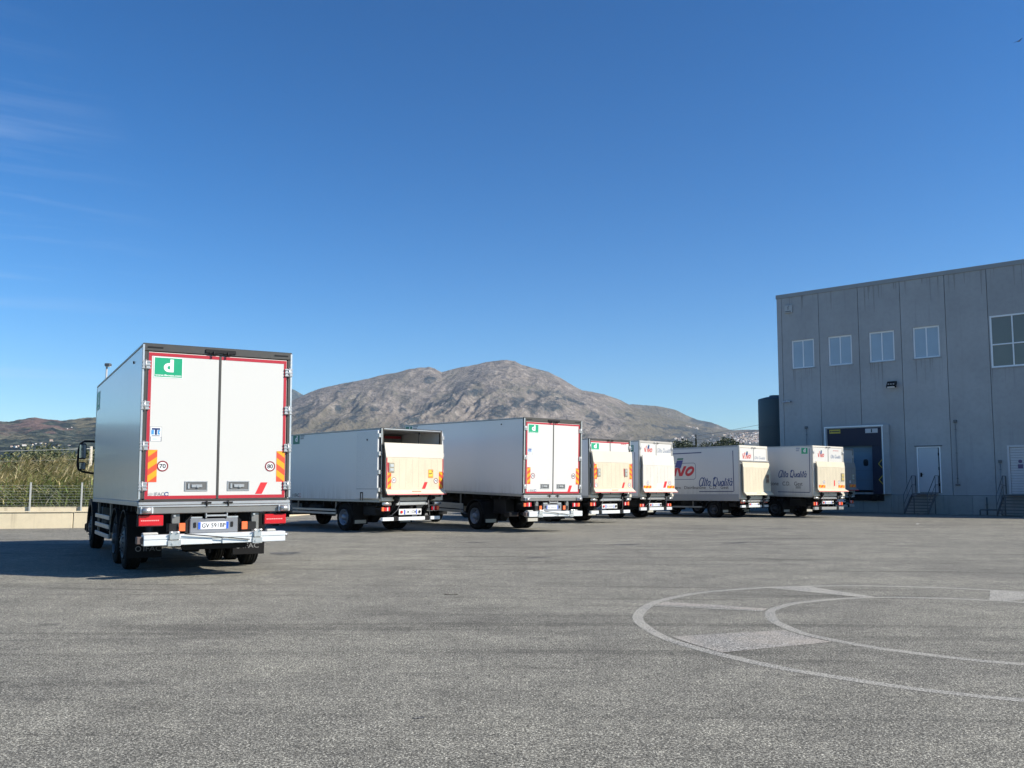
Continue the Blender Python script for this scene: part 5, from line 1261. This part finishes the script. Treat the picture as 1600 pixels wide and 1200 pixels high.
        bm = new_bm(); rod(bm, (-.95, .25, o_ + .62), (-.75, .75, r + .1), .06, 8); rod(bm, (.85, .25, o_ + .62), (.7, .75, r + .1), .06, 8); box(bm, -.9, .9, .2, .32, o_ + .55, o_ + .68, .02); part(bm, 'lift_gear', black_paint)
        # marks on the doors
        sign_d(RP, *c['sign']); tk(RP, *c['tk'])
        hazard(RP, *c['ch'][0]); hazard(RP, *c['ch'][1], flip=True)
        speed(RP, *c['speed'][0], '70'); speed(RP, *c['speed'][1], '80')
        slash(RP, c['slash']); ifac(RP, *c['ifac'])
    else:
        zt, zf, zl, zb = lift['z']; ys = -.18; w0, w1, w2 = lift['w']; pm_ = lift['m']
        # platform: upper flap, plate, flared foot
        bm = new_bm(); n_ = []
        for (hw, yy, zz) in ((w0, -.125, zt), (w1, ys, zf)):
            n_.append([(-hw, yy, zz), (hw, yy, zz)])
        prism(bm, [n_[0][0], n_[0][1], n_[1][1], n_[1][0]], (0, .045, 0)); part(bm, 'platform_flap', lift.get('mf', pm_))
        bm = new_bm(); prism(bm, [(-w1, ys, zf - .006), (w1, ys, zf - .006), (w1, ys, zl), (-w1, ys, zl)], (0, .06, 0)); pl = part(bm, 'lift_platform', pm_)
        bm = new_bm(); prism(bm, [(-w1, ys - .002, zl - .004), (w1, ys - .002, zl - .004), (w2, ys - .14, zb + .035), (-w2, ys - .14, zb + .035)], (0, .06, -.02)); part(bm, 'platform_foot', pm_)
        bm = new_bm(); prism(bm, [(-w2, ys - .14, zb + .033), (w2, ys - .14, zb + .033), (w2, ys - .155, zb), (-w2, ys - .155, zb)], (0, .07, 0)); part(bm, 'platform_edge', lift.get('edge', tape_red))
        PP = rear_plane(ys)
        nb = 9
        for k in range(1, nb):
            xx = -w1 + 2 * w1 * k / nb
            bm = new_bm(); box(bm, xx - .004, xx + .004, ys - .0022, ys - .0004, zl + .05, zf - .06); finish(bm, 'platform_groove', mat('groove_shade', (.47, .42, .33), .6) if pm_ is ivory else mat('groove_grey', (.40, .38, .35), .6), pl)
        if lift.get('redside'):
            for sx in (-1, 1):
                bm = new_bm(); sticker(bm, PP, rect(sx * (w1 - .045), sx * (w1 - .005), zl + .03, zf - .02)); finish(bm, 'reflective_tape', tape_red, pl)
        for a0, a1, b0, b1 in lift.get('ch', ()):
            hazard(PP, a0, a1, b0, b1, horiz=lift.get('hz', False), flip=a0 > 0)
        for a, b, s, g_ in lift.get('speed', ()): speed(PP, a, b, s, .095, g_)
        if lift.get('slash'): slash(PP, lift['slash'])
        for a0, a1, b0, b1 in lift.get('foot', ()):
            bm = new_bm(); box(bm, a0, a1, ys - .02, ys - .0005, b0, b1, .008); o = part(bm, 'foot_switch', mat('foot_switch_grey', (.30, .27, .20), .6)); 
            bm = new_bm(); box(bm, a0 + .04, a1 - .04, ys - .032, ys - .021, b0 + .05, (b0 + b1) / 2 - .02, .01); box(bm, a0 + .04, a1 - .04, ys - .032, ys - .021, (b0 + b1) / 2 + .02, b1 - .05, .01); finish(bm, 'pedal', lift.get('pedal', alu), o)
            if lift.get('redtri'):
                bm = new_bm(); sticker(bm, PP, [(a0 - .05, b1), (a0, b1), (a0 + .03, b0 - .05), (a0 - .04, b0 + .04)], .003); part(bm, 'foot_switch_guard', tape_red)
        if lift.get('warn'):
            a0, a1, b0, b1 = lift['warn']; bm = new_bm(); sticker(bm, PP, rect(a0, a1, b0, b1)); o = part(bm, 'warning_sticker', warn_yellow)
            bm = new_bm(); w_, h_ = a1 - a0, b1 - b0
            sticker(bm, PP, [(a0 + w_ * .6, b0 + h_ * .9), (a0 + w_ * .92, b0 + h_ * .9), (a0 + w_ * .92, b0 + h_ * .72), (a0 + w_ * .75, b0 + h_ * .78)], .0035); stroke(bm, PP, [(a0 + w_ * .12, b0 + h_ * .55), (a0 + w_ * .35, b0 + h_ * .45), (a0 + w_ * .8, b0 + h_ * .62)], .03); sticker(bm, PP, rect(a0 + w_ * .1, a0 + w_ * .9, b0 + h_ * .08, b0 + h_ * .14), .0035)
            finish(bm, 'pictogram', dark_print, o)
            bm = new_bm(); outline_rect(bm, PP, a0, a1, b0, b1, .015, .016, 0, .0045); finish(bm, 'sticker_border', lamp_orange, o)
        if lift.get('whitebox'):
            bm = new_bm(); sticker(bm, PP, rect(*lift['whitebox']), .003); part(bm, 'blank_sticker', white_print)
        bm = new_bm(); box(bm, -.18, .19, ys - .09, ys - .06, zl - .09, zl - .05, .006); part(bm, 'platform_grip', mat('grip_red', (.45, .25, .18), .6))
        # beams, arms, cylinders
        zb0 = lift.get('beam', z0 + .0)
        for a0, a1 in ((-h, -.78), (-.60, .60), (.84, h)):
            bm = new_bm(); box(bm, a0, a1, -.06, .10, zb0, zb0 + .12, .01); part(bm, 'rear_beam', lift.get('beamm', ivory_top))
        bm = new_bm(); box(bm, -.66, .66, -.03, .12, zb0 - .15, zb0 - .02, .02); part(bm, 'lift_tube', lift.get('tubem', steel))
        for sx in (-1, 1):
            bm = new_bm(); beam(bm, (sx * .70, -.12, zb0 + .16), (sx * .78, .45, .50), .07, .13); rod(bm, (sx * .64, -.13, zb0 + .10), (sx * .84, -.13, zb0 + .10), .06, 10); la = part(bm, 'lift_arm', black_paint)
            bm = new_bm(); rod(bm, (sx * .62, -.10, zb0 + .04), (sx * .66, .55, .48), .04, 8); finish(bm, 'hydraulic_cylinder', black_paint, la)
            bm = new_bm(); tube(bm, [(sx * .62, -.10, zb0 + .05), (sx * .60, -.14, zb0 - .12), (sx * .66, -.08, zb0 - .30), (sx * .80, .05, zb0 - .48), (sx * .86, .2, zb0 - .52)], .012, 6); finish(bm, 'hydraulic_hose', mat('hose_grey', (.22, .22, .22), .5), la)
            bm = new_bm(); rod(bm, (sx * 1.20, -.03, zb0 - .08), (sx * .90, -.03, zb0 - .10), .055, 10); part(bm, 'bumper_roller', alu)
        lz0, lz1 = lift['lamp']
        tail_lamp(-1.20, -.87, lz0, lz1, .06, 'small'); tail_lamp(.87, 1.20, lz0, lz1, .06, 'small')
        pz0, pz1 = lift['plate']
        bm = new_bm(); box(bm, -.52, .42, .015, .05, pz0 - .02, pz1 + .02, .008); po = part(bm, 'plate_holder', mat('holder_white', (.60, .60, .58), .5))
        for xx, mm in ((-.42, lamp_red), (.33, black_plastic)):
            bm = new_bm(); rod(bm, (xx, .014, (pz0 + pz1) / 2), (xx, -.005, (pz0 + pz1) / 2), .048, 14); finish(bm, 'round_reflector', mm, po)
        plate(-.31, .22, pz0, pz1, .008, lift.get('platetxt'))
        bm = new_bm(); box(bm, -.05, .06, .02, .08, pz1 + .03, pz1 + .10, .01); part(bm, 'tow_pin', black_paint)
        bz0, bz1 = lift['bar']
        for a0, a1 in lift.get('bars', ((-1.20, -.75), (-.55, .55), (.78, 1.20))):
            bm = new_bm(); box(bm, a0, a1, -.02, .09, bz0, bz1, .008); part(bm, 'bumper_bar', lift.get('barm', alu_bright))
        for sx in (-1, 1):
            bm = new_bm(); box(bm, sx * .56, sx * .77, .02, .14, bz0 - .015, bz1 + .03, .01); box(bm, sx * .62, sx * .70, .14, .6, bz0, bz1); part(bm, 'bar_bracket', black_paint)
        if c.get('signlift'): sign_d(RP, *c['signlift'])
    # ---------------- what single lorries carry
    c.get('extra', lambda *a: None)(dict(root=root, part=part, h=h, z0=z0, z1=z1, L=L, RP=RP, sign_d=sign_d, ifac=ifac, S=SidePlane(-h), TILT=TILT, dzt=dzt, do=do))
    return root

TR = {1: (-5.087, 15.35, -.535, -.006, -.010, 1.191, 3.933, 7.28, 2.163, .023, 2.534),
      2: (-3.349, 29.814, -.759, -.001, -.004, 1.032, 3.477, 6.045, 2.255, -.022, 2.554),
      3: (1.39, 30.327, -.637, .019, .002, 1.166, 3.823, 8.077, 2.93, .032, 2.542),
      4: (4.21, 37.607, -.710, -.005, -.001, 1.083, 3.557, 7.3, 2.638, -.009, 2.549),
      5: (7.033, 43.091, -.733, .007, .002, 1.02, 3.764, 7.0, 1.75, -.024, 2.543),
      6: (12.283, 44.706, -.733, -.010, -.001, .901, 3.666, 6.1, 1.66, -.052, 2.543),
      7: (16.104, 44.994, -.612, .010, .004, 1.047, 3.636, 6.6, 2.43, -.019, 2.546)}
t7 = TR[7]; rt = (math.cos(t7[2]), -math.sin(t7[2])); fw = (math.sin(t7[2]), math.cos(t7[2]))
TR[8] = (t7[0] + 5.4 * rt[0] + 2.98 * fw[0], t7[1] + 5.4 * rt[1] + 2.98 * fw[1], t7[2], 0, 0, 1.05, 3.76, 6.6, 2.43, 0, 2.546)

def small_print(k, a0, a1, b0, b1, m_=grey_print):
    """two worn lines of small lettering beside the green sticker, too small to read"""
    bm = new_bm(); P = k['S']; w = a1 - a0
    for q, (u, v) in enumerate(((.0, 1.0), (.0, .9))):
        n = 5 - q; zt_ = b1 - (b1 - b0) * .55 * q; hh = (b1 - b0) * .40
        for i in range(n):
            x0 = a0 + w * (.05 + .19 * i); sticker(bm, P, [(x0, zt_ - hh), (x0 + w * .13, zt_ - hh), (x0 + w * .15, zt_), (x0 + w * .03, zt_)], .003, .0008)
    k['part'](bm, 'side_print', m_)

def ex1(k):
    S = k['S']; k['sign_d'](S, 7.16, 6.55, 3.35, 3.78, True, green)
    bm = new_bm(); rod(bm, (-k['h'] - .002, 1.06, 3.755), (-k['h'] - .016, 1.06, 3.755), .026, 12); k['part'](bm, 'side_marker', black_plastic)
def ex2(k):
    S = k['S']; h = k['h']
    k['sign_d'](S, 5.72, 5.21, 3.075, 3.43, False, green_print); small_print(k, 5.18, 4.88, 3.25, 3.42)
    k['ifac'](S, 5.70, 5.05, 1.13, 1.26, dark_print, True)
    # the left rear door stands open, folded flat along the side
    for sx in (-1, 1):
        bm = new_bm(); box(bm, sx * (h + .045), sx * (h + .105), .06, 1.30, 1.13, 3.37, .012); d = k['part'](bm, 'rear_door', mat('folded_door_white', (.62, .63, .63), .3, grime=.04), lab='rear door folded back flat against the side')
        bm = new_bm(); box(bm, sx * (h + .106), sx * (h + .122), .98, 1.02, 1.06, 1.34, .006); box(bm, sx * (h + .106), sx * (h + .122), .86, 1.02, 1.30, 1.34, .006); box(bm, sx * (h + .106), sx * (h + .122), .86, .89, 1.06, 1.34, .006); finish(bm, 'door_handle', black_plastic, d)
        bm = new_bm(); rod(bm, (sx * (h + .106), .66, 3.075), (sx * (h + .12), .66, 3.075), .03, 10); finish(bm, 'grommet', black_plastic, d)
        bm = new_bm(); box(bm, sx * (h + .106), sx * (h + .109), .10, 1.27, 1.44, 1.455); finish(bm, 'kick_line', grey_print, d)
        for zz in (1.42, 2.0, 2.6, 3.2):
            bm = new_bm(); box(bm, sx * (h + .02), sx * (h + .10), -.01, .055, zz - .07, zz + .07, .008); finish(bm, 'hinge', steel, d)
    # what shows of the inside over the lift
    bm = new_bm(); box(bm, .33, 1.16, 2.2, 2.9, 2.95, 3.36, .02); u = k['part'](bm, 'evaporator', mat('evaporator_grey', (.20, .20, .19), .6))
    bm = new_bm(); box(bm, .40, 1.12, 2.17, 2.198, 3.24, 3.33, .005); finish(bm, 'fan_cover', tape_red, u)
    bm = new_bm(); box(bm, .34, .38, .09, .13, 1.2, 3.36, .006); k['part'](bm, 'load_bar', black_plastic)
    bm = new_bm(); box(bm, -1.19, 1.19, -.03, -.014, k['z1'] - .05, k['z1'] - .02, .005); k['part'](bm, 'header_rail', alu)
def ex3(k):
    S = k['S']; k['sign_d'](S, 8.0, 7.46, 3.45, 3.80, False, green_print); small_print(k, 7.41, 7.0, 3.66, 3.80)
    bm = new_bm(); rod(bm, (-k['h'] - .002, 1.306, 3.66), (-k['h'] - .016, 1.306, 3.66), .026, 12); k['part'](bm, 'side_marker', black_plastic)
    bm = new_bm(); box(bm, -1.62, -1.22, .30, .62, .52, .67, .02); o = k['part'](bm, 'tube_rack', black_paint)
    bm = new_bm()
    for q in range(6): rod(bm, (-1.26, .30 - .004, .555 + .02 * q), (-1.26, .62, .555 + .02 * q), .012, 6)
    for q in range(7): box(bm, -1.272, -1.262, .33 + q * .04, .345 + q * .04, .54, .66)
    finish(bm, 'hose_rack', mat('rust_brown', (.16, .09, .06), .7), o)
def ex4(k):
    bm = new_bm(); P = k['RP']; text(bm, P, 'IFACO', .69, 1.02, 3.335, 3.395, .004, .02); k['part'](bm, 'maker_lettering', [red_print])
def script_mark(k, P, a0, a1, b0, b1, m_, w=.14):
    bm = new_bm(); script_text(bm, P, 'Alta Qualit\u00e0', a0, a1, b0, b1, w); k['part'](bm, 'slogan_lettering', m_)
def logo_mark(k, P, a0, a1, b0, b1):
    bm = new_bm(); vivo(bm, P, a0, a1, b0, b1, (0, 1, 2, 3)); k['part'](bm, 'brand_emblem', [mat('faded_red_print', (.50, .08, .07), .4), blue_print, green_print, dark_print])
pale_script = mat('pale_script_print', (.24, .28, .36), .4)
def ex5(k):
    S = k['S']
    logo_mark(k, k['RP'], -.92, -.30, 3.20, 3.56); script_mark(k, k['RP'], .08, 1.14, 3.20, 3.42, pale_script, .12)
    k['sign_d'](S, .62, .34, 3.2, 3.54, False, green_print)
    bm = new_bm(); sticker(bm, S, rect(.27, .30, 1.26, 3.18), .003); k['part'](bm, 'side_line', navy_print)
def ex6(k):
    S = k['S']
    logo_mark(k, k['RP'], -.98, -.26, 2.97, 3.32); script_mark(k, k['RP'], .08, 1.04, 2.94, 3.10, pale_script, .12)
    bm = new_bm(); outline_rect(bm, k['RP'], -1.0, -.22, 2.95, 3.20, .03, .012); k['part'](bm, 'emblem_outline', red_print)
    bm = new_bm(); box(bm, -k['h'], k['h'], -.10, -.02, 2.80, 2.87, .015); k['part'](bm, 'platform_top_bar', alu)
    bm = new_bm(); box(bm, -k['h'] - .014, -k['h'] + .03, .10, k['L'] - .03, .93 - .05, 1.19, .01); k['part'](bm, 'side_skirt', mat('grey_skirt', (.30, .31, .32), .45))
    bm = new_bm(); box(bm, -k['h'] - .006, -k['h'] - .0005, .10, k['L'] - .06, 3.53, k['z1'] - .05, .002); k['part'](bm, 'header_strip', mat('grey_header', (.36, .38, .40), .4))
    bm = new_bm()
    for q in ([(5.6, 3.33), (2.26, 3.35), (2.26, 3.30), (5.6, 3.28)], rect(.345, .385, 1.33, 3.36), rect(.386, 2.46, 1.30, 1.34)): sticker(bm, S, q, .003)
    k['part'](bm, 'side_line', navy_print)
    bm = new_bm(); outline_rect(bm, S, 5.0, 2.655, 1.955, 2.80, .14, .022, 0, .002); k['part'](bm, 'emblem_outline', navy_print)
    bm = new_bm(); vivo(bm, S, 4.80, 2.75, 2.13, 3.07, (0, 1, 2, 3)); k['part'](bm, 'brand_emblem', [red_print, mat('book_blue', (.03, .045, .22), .4), green_print, dark_print])
    bm = new_bm(); script_text(bm, S, 'Alta Qualit\u00e0', 2.44, .44, 1.58, 2.05, .12); k['part'](bm, 'slogan_lettering', blue_print)
    bm = new_bm(); text(bm, S, 'Centro   Distribuzione   C.D.   Gest', 4.35, .67, 1.45, 1.61, .004, .006); k['part'](bm, 'side_lettering', dark_print)
def ex7(k):
    S = k['S']
    logo_mark(k, k['RP'], -.85, -.34, 3.05, 3.40); script_mark(k, k['RP'], .22, 1.03, 3.01, 3.20, pale_script, .12)
    bm = new_bm(); text(bm, k['RP'], 'IFACO', .44, .87, 3.385, 3.43, .004, .02); k['part'](bm, 'maker_lettering', [red_print])
    k['sign_d'](S, .675, .27, 3.195, 3.53, False, green); small_print(k, 1.0, .745, 3.34, 3.53, pale_script)
    bm = new_bm(); script_text(bm, S, 'Alta Qualit\u00e0', 2.08, .375, 2.0, 2.40, .12); k['part'](bm, 'slogan_lettering', blue_print)
    bm = new_bm(); text(bm, S, 'Centro   Distribuzione   C.D.   Gest', 4.55, .62, 1.60, 1.80, .004, .004); k['part'](bm, 'side_lettering', dark_print)
    bm = new_bm()
    for q in (rect(.165, .20, 1.28, 3.47), rect(.201, 2.15, 1.25, 1.285)): sticker(bm, S, q, .003)
    k['part'](bm, 'side_line', navy_print)
    bm = new_bm(); sticker(bm, S, rect(.725, 1.04, 1.45, 1.58), .003); k['part'](bm, 'data_plate', mat('data_plate_grey', (.30, .31, .30), .5))
    bm = new_bm(); vivo(bm, S, 5.0, 3.3, 2.05, 2.95, (0, 1, 2, 3)); k['part'](bm, 'brand_emblem', [red_print, mat('book_blue', (.03, .045, .22), .4), green_print, dark_print])
def ex8(k):
    logo_mark(k, k['RP'], -.85, -.34, 3.05, 3.40); script_mark(k, k['RP'], .22, 1.03, 3.05, 3.24, pale_script, .12)

DH = (1.545, 2.22, 2.90, 3.59)
truck(TR[1], 'nearest white box lorry with red-edged closed doors and plate GV 591BP', dict(side=white_gloss, lift=None, r=.5, tandem=True, yf=8.35, tape='full', handles=True, hinges=DH, dzb=1.322, fs=.075, guard=(4.17, 6.80, (.955, .765, .568), .088), gposts=(4.3, 6.6), flaptext=True, cw=1.03, cabm=frame_grey,
      o=0.0, lamp=(.388, .888, 1.066), lampstyle='big', plate='GV 591BP', sign=(-1.093, -.624, 3.385, 3.738), tk=(-1.115, -.94, 2.306, 2.542), ch=((-1.139, -.995, 1.617, 2.158), (1.02, 1.165, 1.615, 2.162)), speed=((-.906, 1.885), (.907, 1.888)),
      slash=[(.651, 1.401), (.768, 1.401), (.866, 1.603), (.745, 1.603)], ifac=(-1.125, -.80, 1.385, 1.445), extra=ex1))
truck(TR[2], 'box lorry with its rear standing open above a raised ivory tail lift', dict(side=white_side, r=.475, open=True, silver=True, hinges=(), guard=(2.72, 5.67, (.745, .63), .075), gposts=(2.77, 5.33), frame=frame_dark, ft=.09,
      lift=dict(z=(2.965, 2.49, 1.433, 1.255), w=(1.235, 1.20, 1.235), m=ivory, mf=ivory_top, redside=True, ch=((-1.14, -.995, 1.446, 1.985), (1.0, 1.15, 1.444, 2.03)), speed=((-.885, 1.735, '80', True), (.872, 1.717, '70', False)), slash=[(.275, 1.448), (.412, 1.448), (.516, 1.675), (.385, 1.675)],
                foot=((-1.10, -.876, 1.98, 2.31),), redtri=True, warn=(.545, .743, 1.822, 2.092), beam=1.05, lamp=(.72, .86), plate=(.60, .76), bar=(.40, .515), platetxt='CM 115ZM'), extra=ex2))
truck(TR[3], 'white box lorry with red-edged closed doors parked third along, in the middle of the row', dict(side=white_side, lift=None, r=.49, silver=True, tape='full', handles=True, hinges=(1.53, 2.51, 3.49), dzb=1.30, fs=.075, guard=(3.68, 6.6, (.84, .735, .60), .10), gposts=(3.9, 6.4),
      o=-.035, lamp=(.33, .868, 1.0), lampstyle='small', plate=None, sign=(-1.096, -.652, 3.33, 3.636), tk=(-1.105, -.923, 2.61, 2.827), ch=((-1.118, -.98, 1.622, 2.183), (1.027, 1.162, 1.616, 2.179)), speed=((-.878, 1.897), (.909, 1.906)),
      slash=[(.644, 1.352), (.764, 1.352), (.859, 1.58), (.733, 1.58)], ifac=(-1.089, -.73, 1.365, 1.44), extra=ex3))
truck(TR[4], 'box lorry with a green sticker over its folded ivory tail lift and two foot pedals', dict(side=white_side, r=.475, tape='top', hinges=(1.6, 2.4, 3.22), guard=(3.3, 6.2, (.74, .62), .08), gposts=(3.4, 6.0), ft=.085, signlift=(-1.165, -.674, 3.065, 3.369),
      lift=dict(z=(3.03, 2.555, 1.462, 1.29), w=(1.235, 1.20, 1.255), m=ivory, mf=ivory_top, redside=True, ch=((-1.165, -1.02, 1.856, 2.48), (1.0, 1.145, 1.855, 2.50)), speed=((-1.07, 1.60, '70', True), (.985, 1.603, '80', True)), slash=[(.50, 1.479), (.611, 1.479), (.717, 1.716), (.60, 1.716)],
                foot=((-1.0, -.80, 1.955, 2.30), (.68, .87, 1.955, 2.31)), redtri=True, beam=1.08, lamp=(.735, .895), plate=(.63, .79), bar=(.405, .54)), extra=ex4))
truck(TR[5], 'box lorry with pale ribbed tail lift, written upper doors and a blank white sticker', dict(side=white_side, r=.465, hinges=(1.6, 2.5, 3.4), frame=mat('pale_frame', (.48, .45, .40), .45, .3), guard=(2.6, 5.6, (.72,), .08), gposts=(2.7, 5.4), ft=.10,
      lift=dict(z=(3.05, 2.565, 1.45, 1.27), w=(1.19, 1.20, 1.27), m=ivory_grey, hz=True, ch=((-1.18, -.60, 1.463, 1.59), (.62, 1.18, 1.465, 1.595)), speed=((-.858, 1.722, '80', True), (.821, 1.727, '90', True)), slash=[(.302, 1.491), (.484, 1.491), (.613, 1.80), (.429, 1.80)],
                whitebox=(-.173, .235, 1.47, 1.68), beam=1.06, lamp=(.58, .71), plate=(.60, .72), bar=(.405, .545), edge=mat('faded_red_edge', (.50, .12, .09), .5)), extra=ex5))
truck(TR[6], 'older box lorry with big red logo, blue slogan and grey skirt on its side', dict(side=white_old, r=.40, hinges=(), handles=False, frame=mat('cream_frame', (.62, .58, .50), .45), guard=(2.35, 4.2, (.57,), .08), gposts=(2.92,), ft=.12, doorm=white_door, yf=6.3 - .45, rail=mat('grey_rail', (.33, .34, .35), .45, .3),
      lift=dict(z=(2.775, 2.5, 1.30, 1.14), w=(1.20, 1.21, 1.235), m=ivory, mf=ivory, foot=((.76, 1.06, 1.725, 2.18),), pedal=mat('pedal_brown', (.20, .12, .08), .6), beam=.93, lamp=(.735, .88), plate=(.62, .72), bar=(.52, .635), bars=((-1.2, -.84), (-.58, .60), (.86, 1.2)), edge=ivory), extra=ex6))
truck(TR[7], 'sunlit box lorry with blue slogan and green sticker on its side by the dock', dict(side=white_old, r=.43, hinges=(1.6, 2.4, 3.3), frame=mat('cream_frame', (.62, .58, .50), .45), guard=(3.1, 5.3, (.70,), .08), gposts=(3.2, 5.1), ft=.075, rail=mat('pale_rail', (.45, .45, .43), .45, .3),
      lift=dict(z=(2.825, 2.55, 1.45, 1.325), w=(1.155, 1.13, 1.225), m=ivory, mf=ivory, hz=True, ch=((-1.06, -.53, 1.515, 1.65), (.55, 1.08, 1.52, 1.655)), speed=((-.63, 1.795, '80', True), (.621, 1.804, '70', True)), slash=[(.19, 1.61), (.27, 1.61), (.27, 1.89), (.19, 1.89)],
                foot=((.78, 1.06, 1.85, 2.27),), pedal=mat('pedal_yellow', (.45, .36, .12), .6), beam=1.09, lamp=(.63, .79), plate=(.71, .83), bar=(.41, .55), bars=((-1.2, -.86), (-.62, .60), (.80, 1.2)), barm=steel, edge=mat('faded_red_edge', (.50, .12, .09), .5)), extra=ex7))
shade_grey = mat('shaded_grey_panel', (.21, .205, .195), .5)  # grey and door white darkened to paint the warehouse shade into this lorry
truck(TR[8], 'box lorry standing in the warehouse shade, mostly behind the sunlit lorry by the dock', dict(side=white_old, r=.43, hinges=(1.6, 2.4, 3.3), doorm=mat('shaded_white_door', (.34, .34, .33), .4), frame=shade_grey, guard=(3.1, 5.3, (.70,), .08), gposts=(3.2, 5.1), ft=.085,
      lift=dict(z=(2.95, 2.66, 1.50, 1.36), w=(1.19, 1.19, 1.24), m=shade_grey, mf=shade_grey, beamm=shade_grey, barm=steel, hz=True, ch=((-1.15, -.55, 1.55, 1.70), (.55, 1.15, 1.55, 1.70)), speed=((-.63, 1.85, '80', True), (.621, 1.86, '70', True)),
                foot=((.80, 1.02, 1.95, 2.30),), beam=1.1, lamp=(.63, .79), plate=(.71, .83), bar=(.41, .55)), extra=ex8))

# ================================================================== small things on the ground
def litter(name, label, cat, x, y, pts, m_, th=.004, rot=0.0):
    bm = new_bm(); prism(bm, [(a, b, .004 + .02 * abs(a) + .006 * i % .01) for i, (a, b) in enumerate(pts)], (0, 0, th)); o = finish(bm, name, m_); o.location = (x, y, .003); o.rotation_euler = (0, 0, rot)
    return tag(o, label, cat)
litter('fallen_twig', 'small dark twig lying on the asphalt in front of the middle lorry', 'twig', -.87, 12.83, [(-.09, -.006), (.02, -.012), (.10, -.02), (.11, .0), (.03, .012), (-.08, .008)], mat('twig_brown', (.05, .04, .03), .8))
litter('paper_scrap', 'tiny white paper scrap on the asphalt near the warehouse shade', 'paper', 17.2, 37.6, [(-.07, -.05), (.06, -.06), (.08, .04), (-.05, .06)], white_print)
litter('dark_stone', 'tiny dark stone on the outer painted ring', 'stone', 6.35, 6.42, [(-.02, -.018), (.018, -.02), (.026, .01), (.0, .024), (-.022, .012)], mat('stone_dark', (.04, .04, .04), .9), .02)
for i, (s, o_) in enumerate(((9.2, 1.5), (10.9, 1.8), (11.1, 1.4), (13.4, 1.9))):
    p = wpt(s, o_, 0)
    bm = new_bm(); box(bm, -.10, .10, -.06, .06, 0, .05, .02); o = finish(bm, 'rubble', mat('pale_rubble', (.34, .34, .33), .9)); o.location = p; o.rotation_euler = (0, .1, i)
    tag(o, 'small pale rubble piece on the shaded ground at the warehouse foot', 'rubble', 'rubble at the warehouse foot')
# a bird far up
d = ray(1592, 64.5); t = thing('flying_bird', 'tiny dark bird gliding alone in the blue sky above the warehouse', 'bird', Vector((0, 0, CAM_H)) + d * 60)
bm = new_bm(); rod(bm, (-.16, 0, 0), (.0, 0, .01), .02, 8, .045); rod(bm, (0, 0, .01), (.14, 0, .02), .045, 8, .012); bmesh.ops.recalc_face_normals(bm, faces=bm.faces[:]); finish(bm, 'body', mat('bird_dark', (.03, .03, .035), .8), t)
for sx in (-1, 1):
    bm = new_bm(); prism(bm, [(-.03, sx * .03, .02), (.06, sx * .03, .02), (.02, sx * .22, .07), (-.08, sx * .36, .05), (-.06, sx * .2, .06)], (0, 0, .008)); finish(bm, 'wing', mat('bird_dark', (.03, .03, .035), .8), t)
t.rotation_euler = (0, R(-10), R(20))
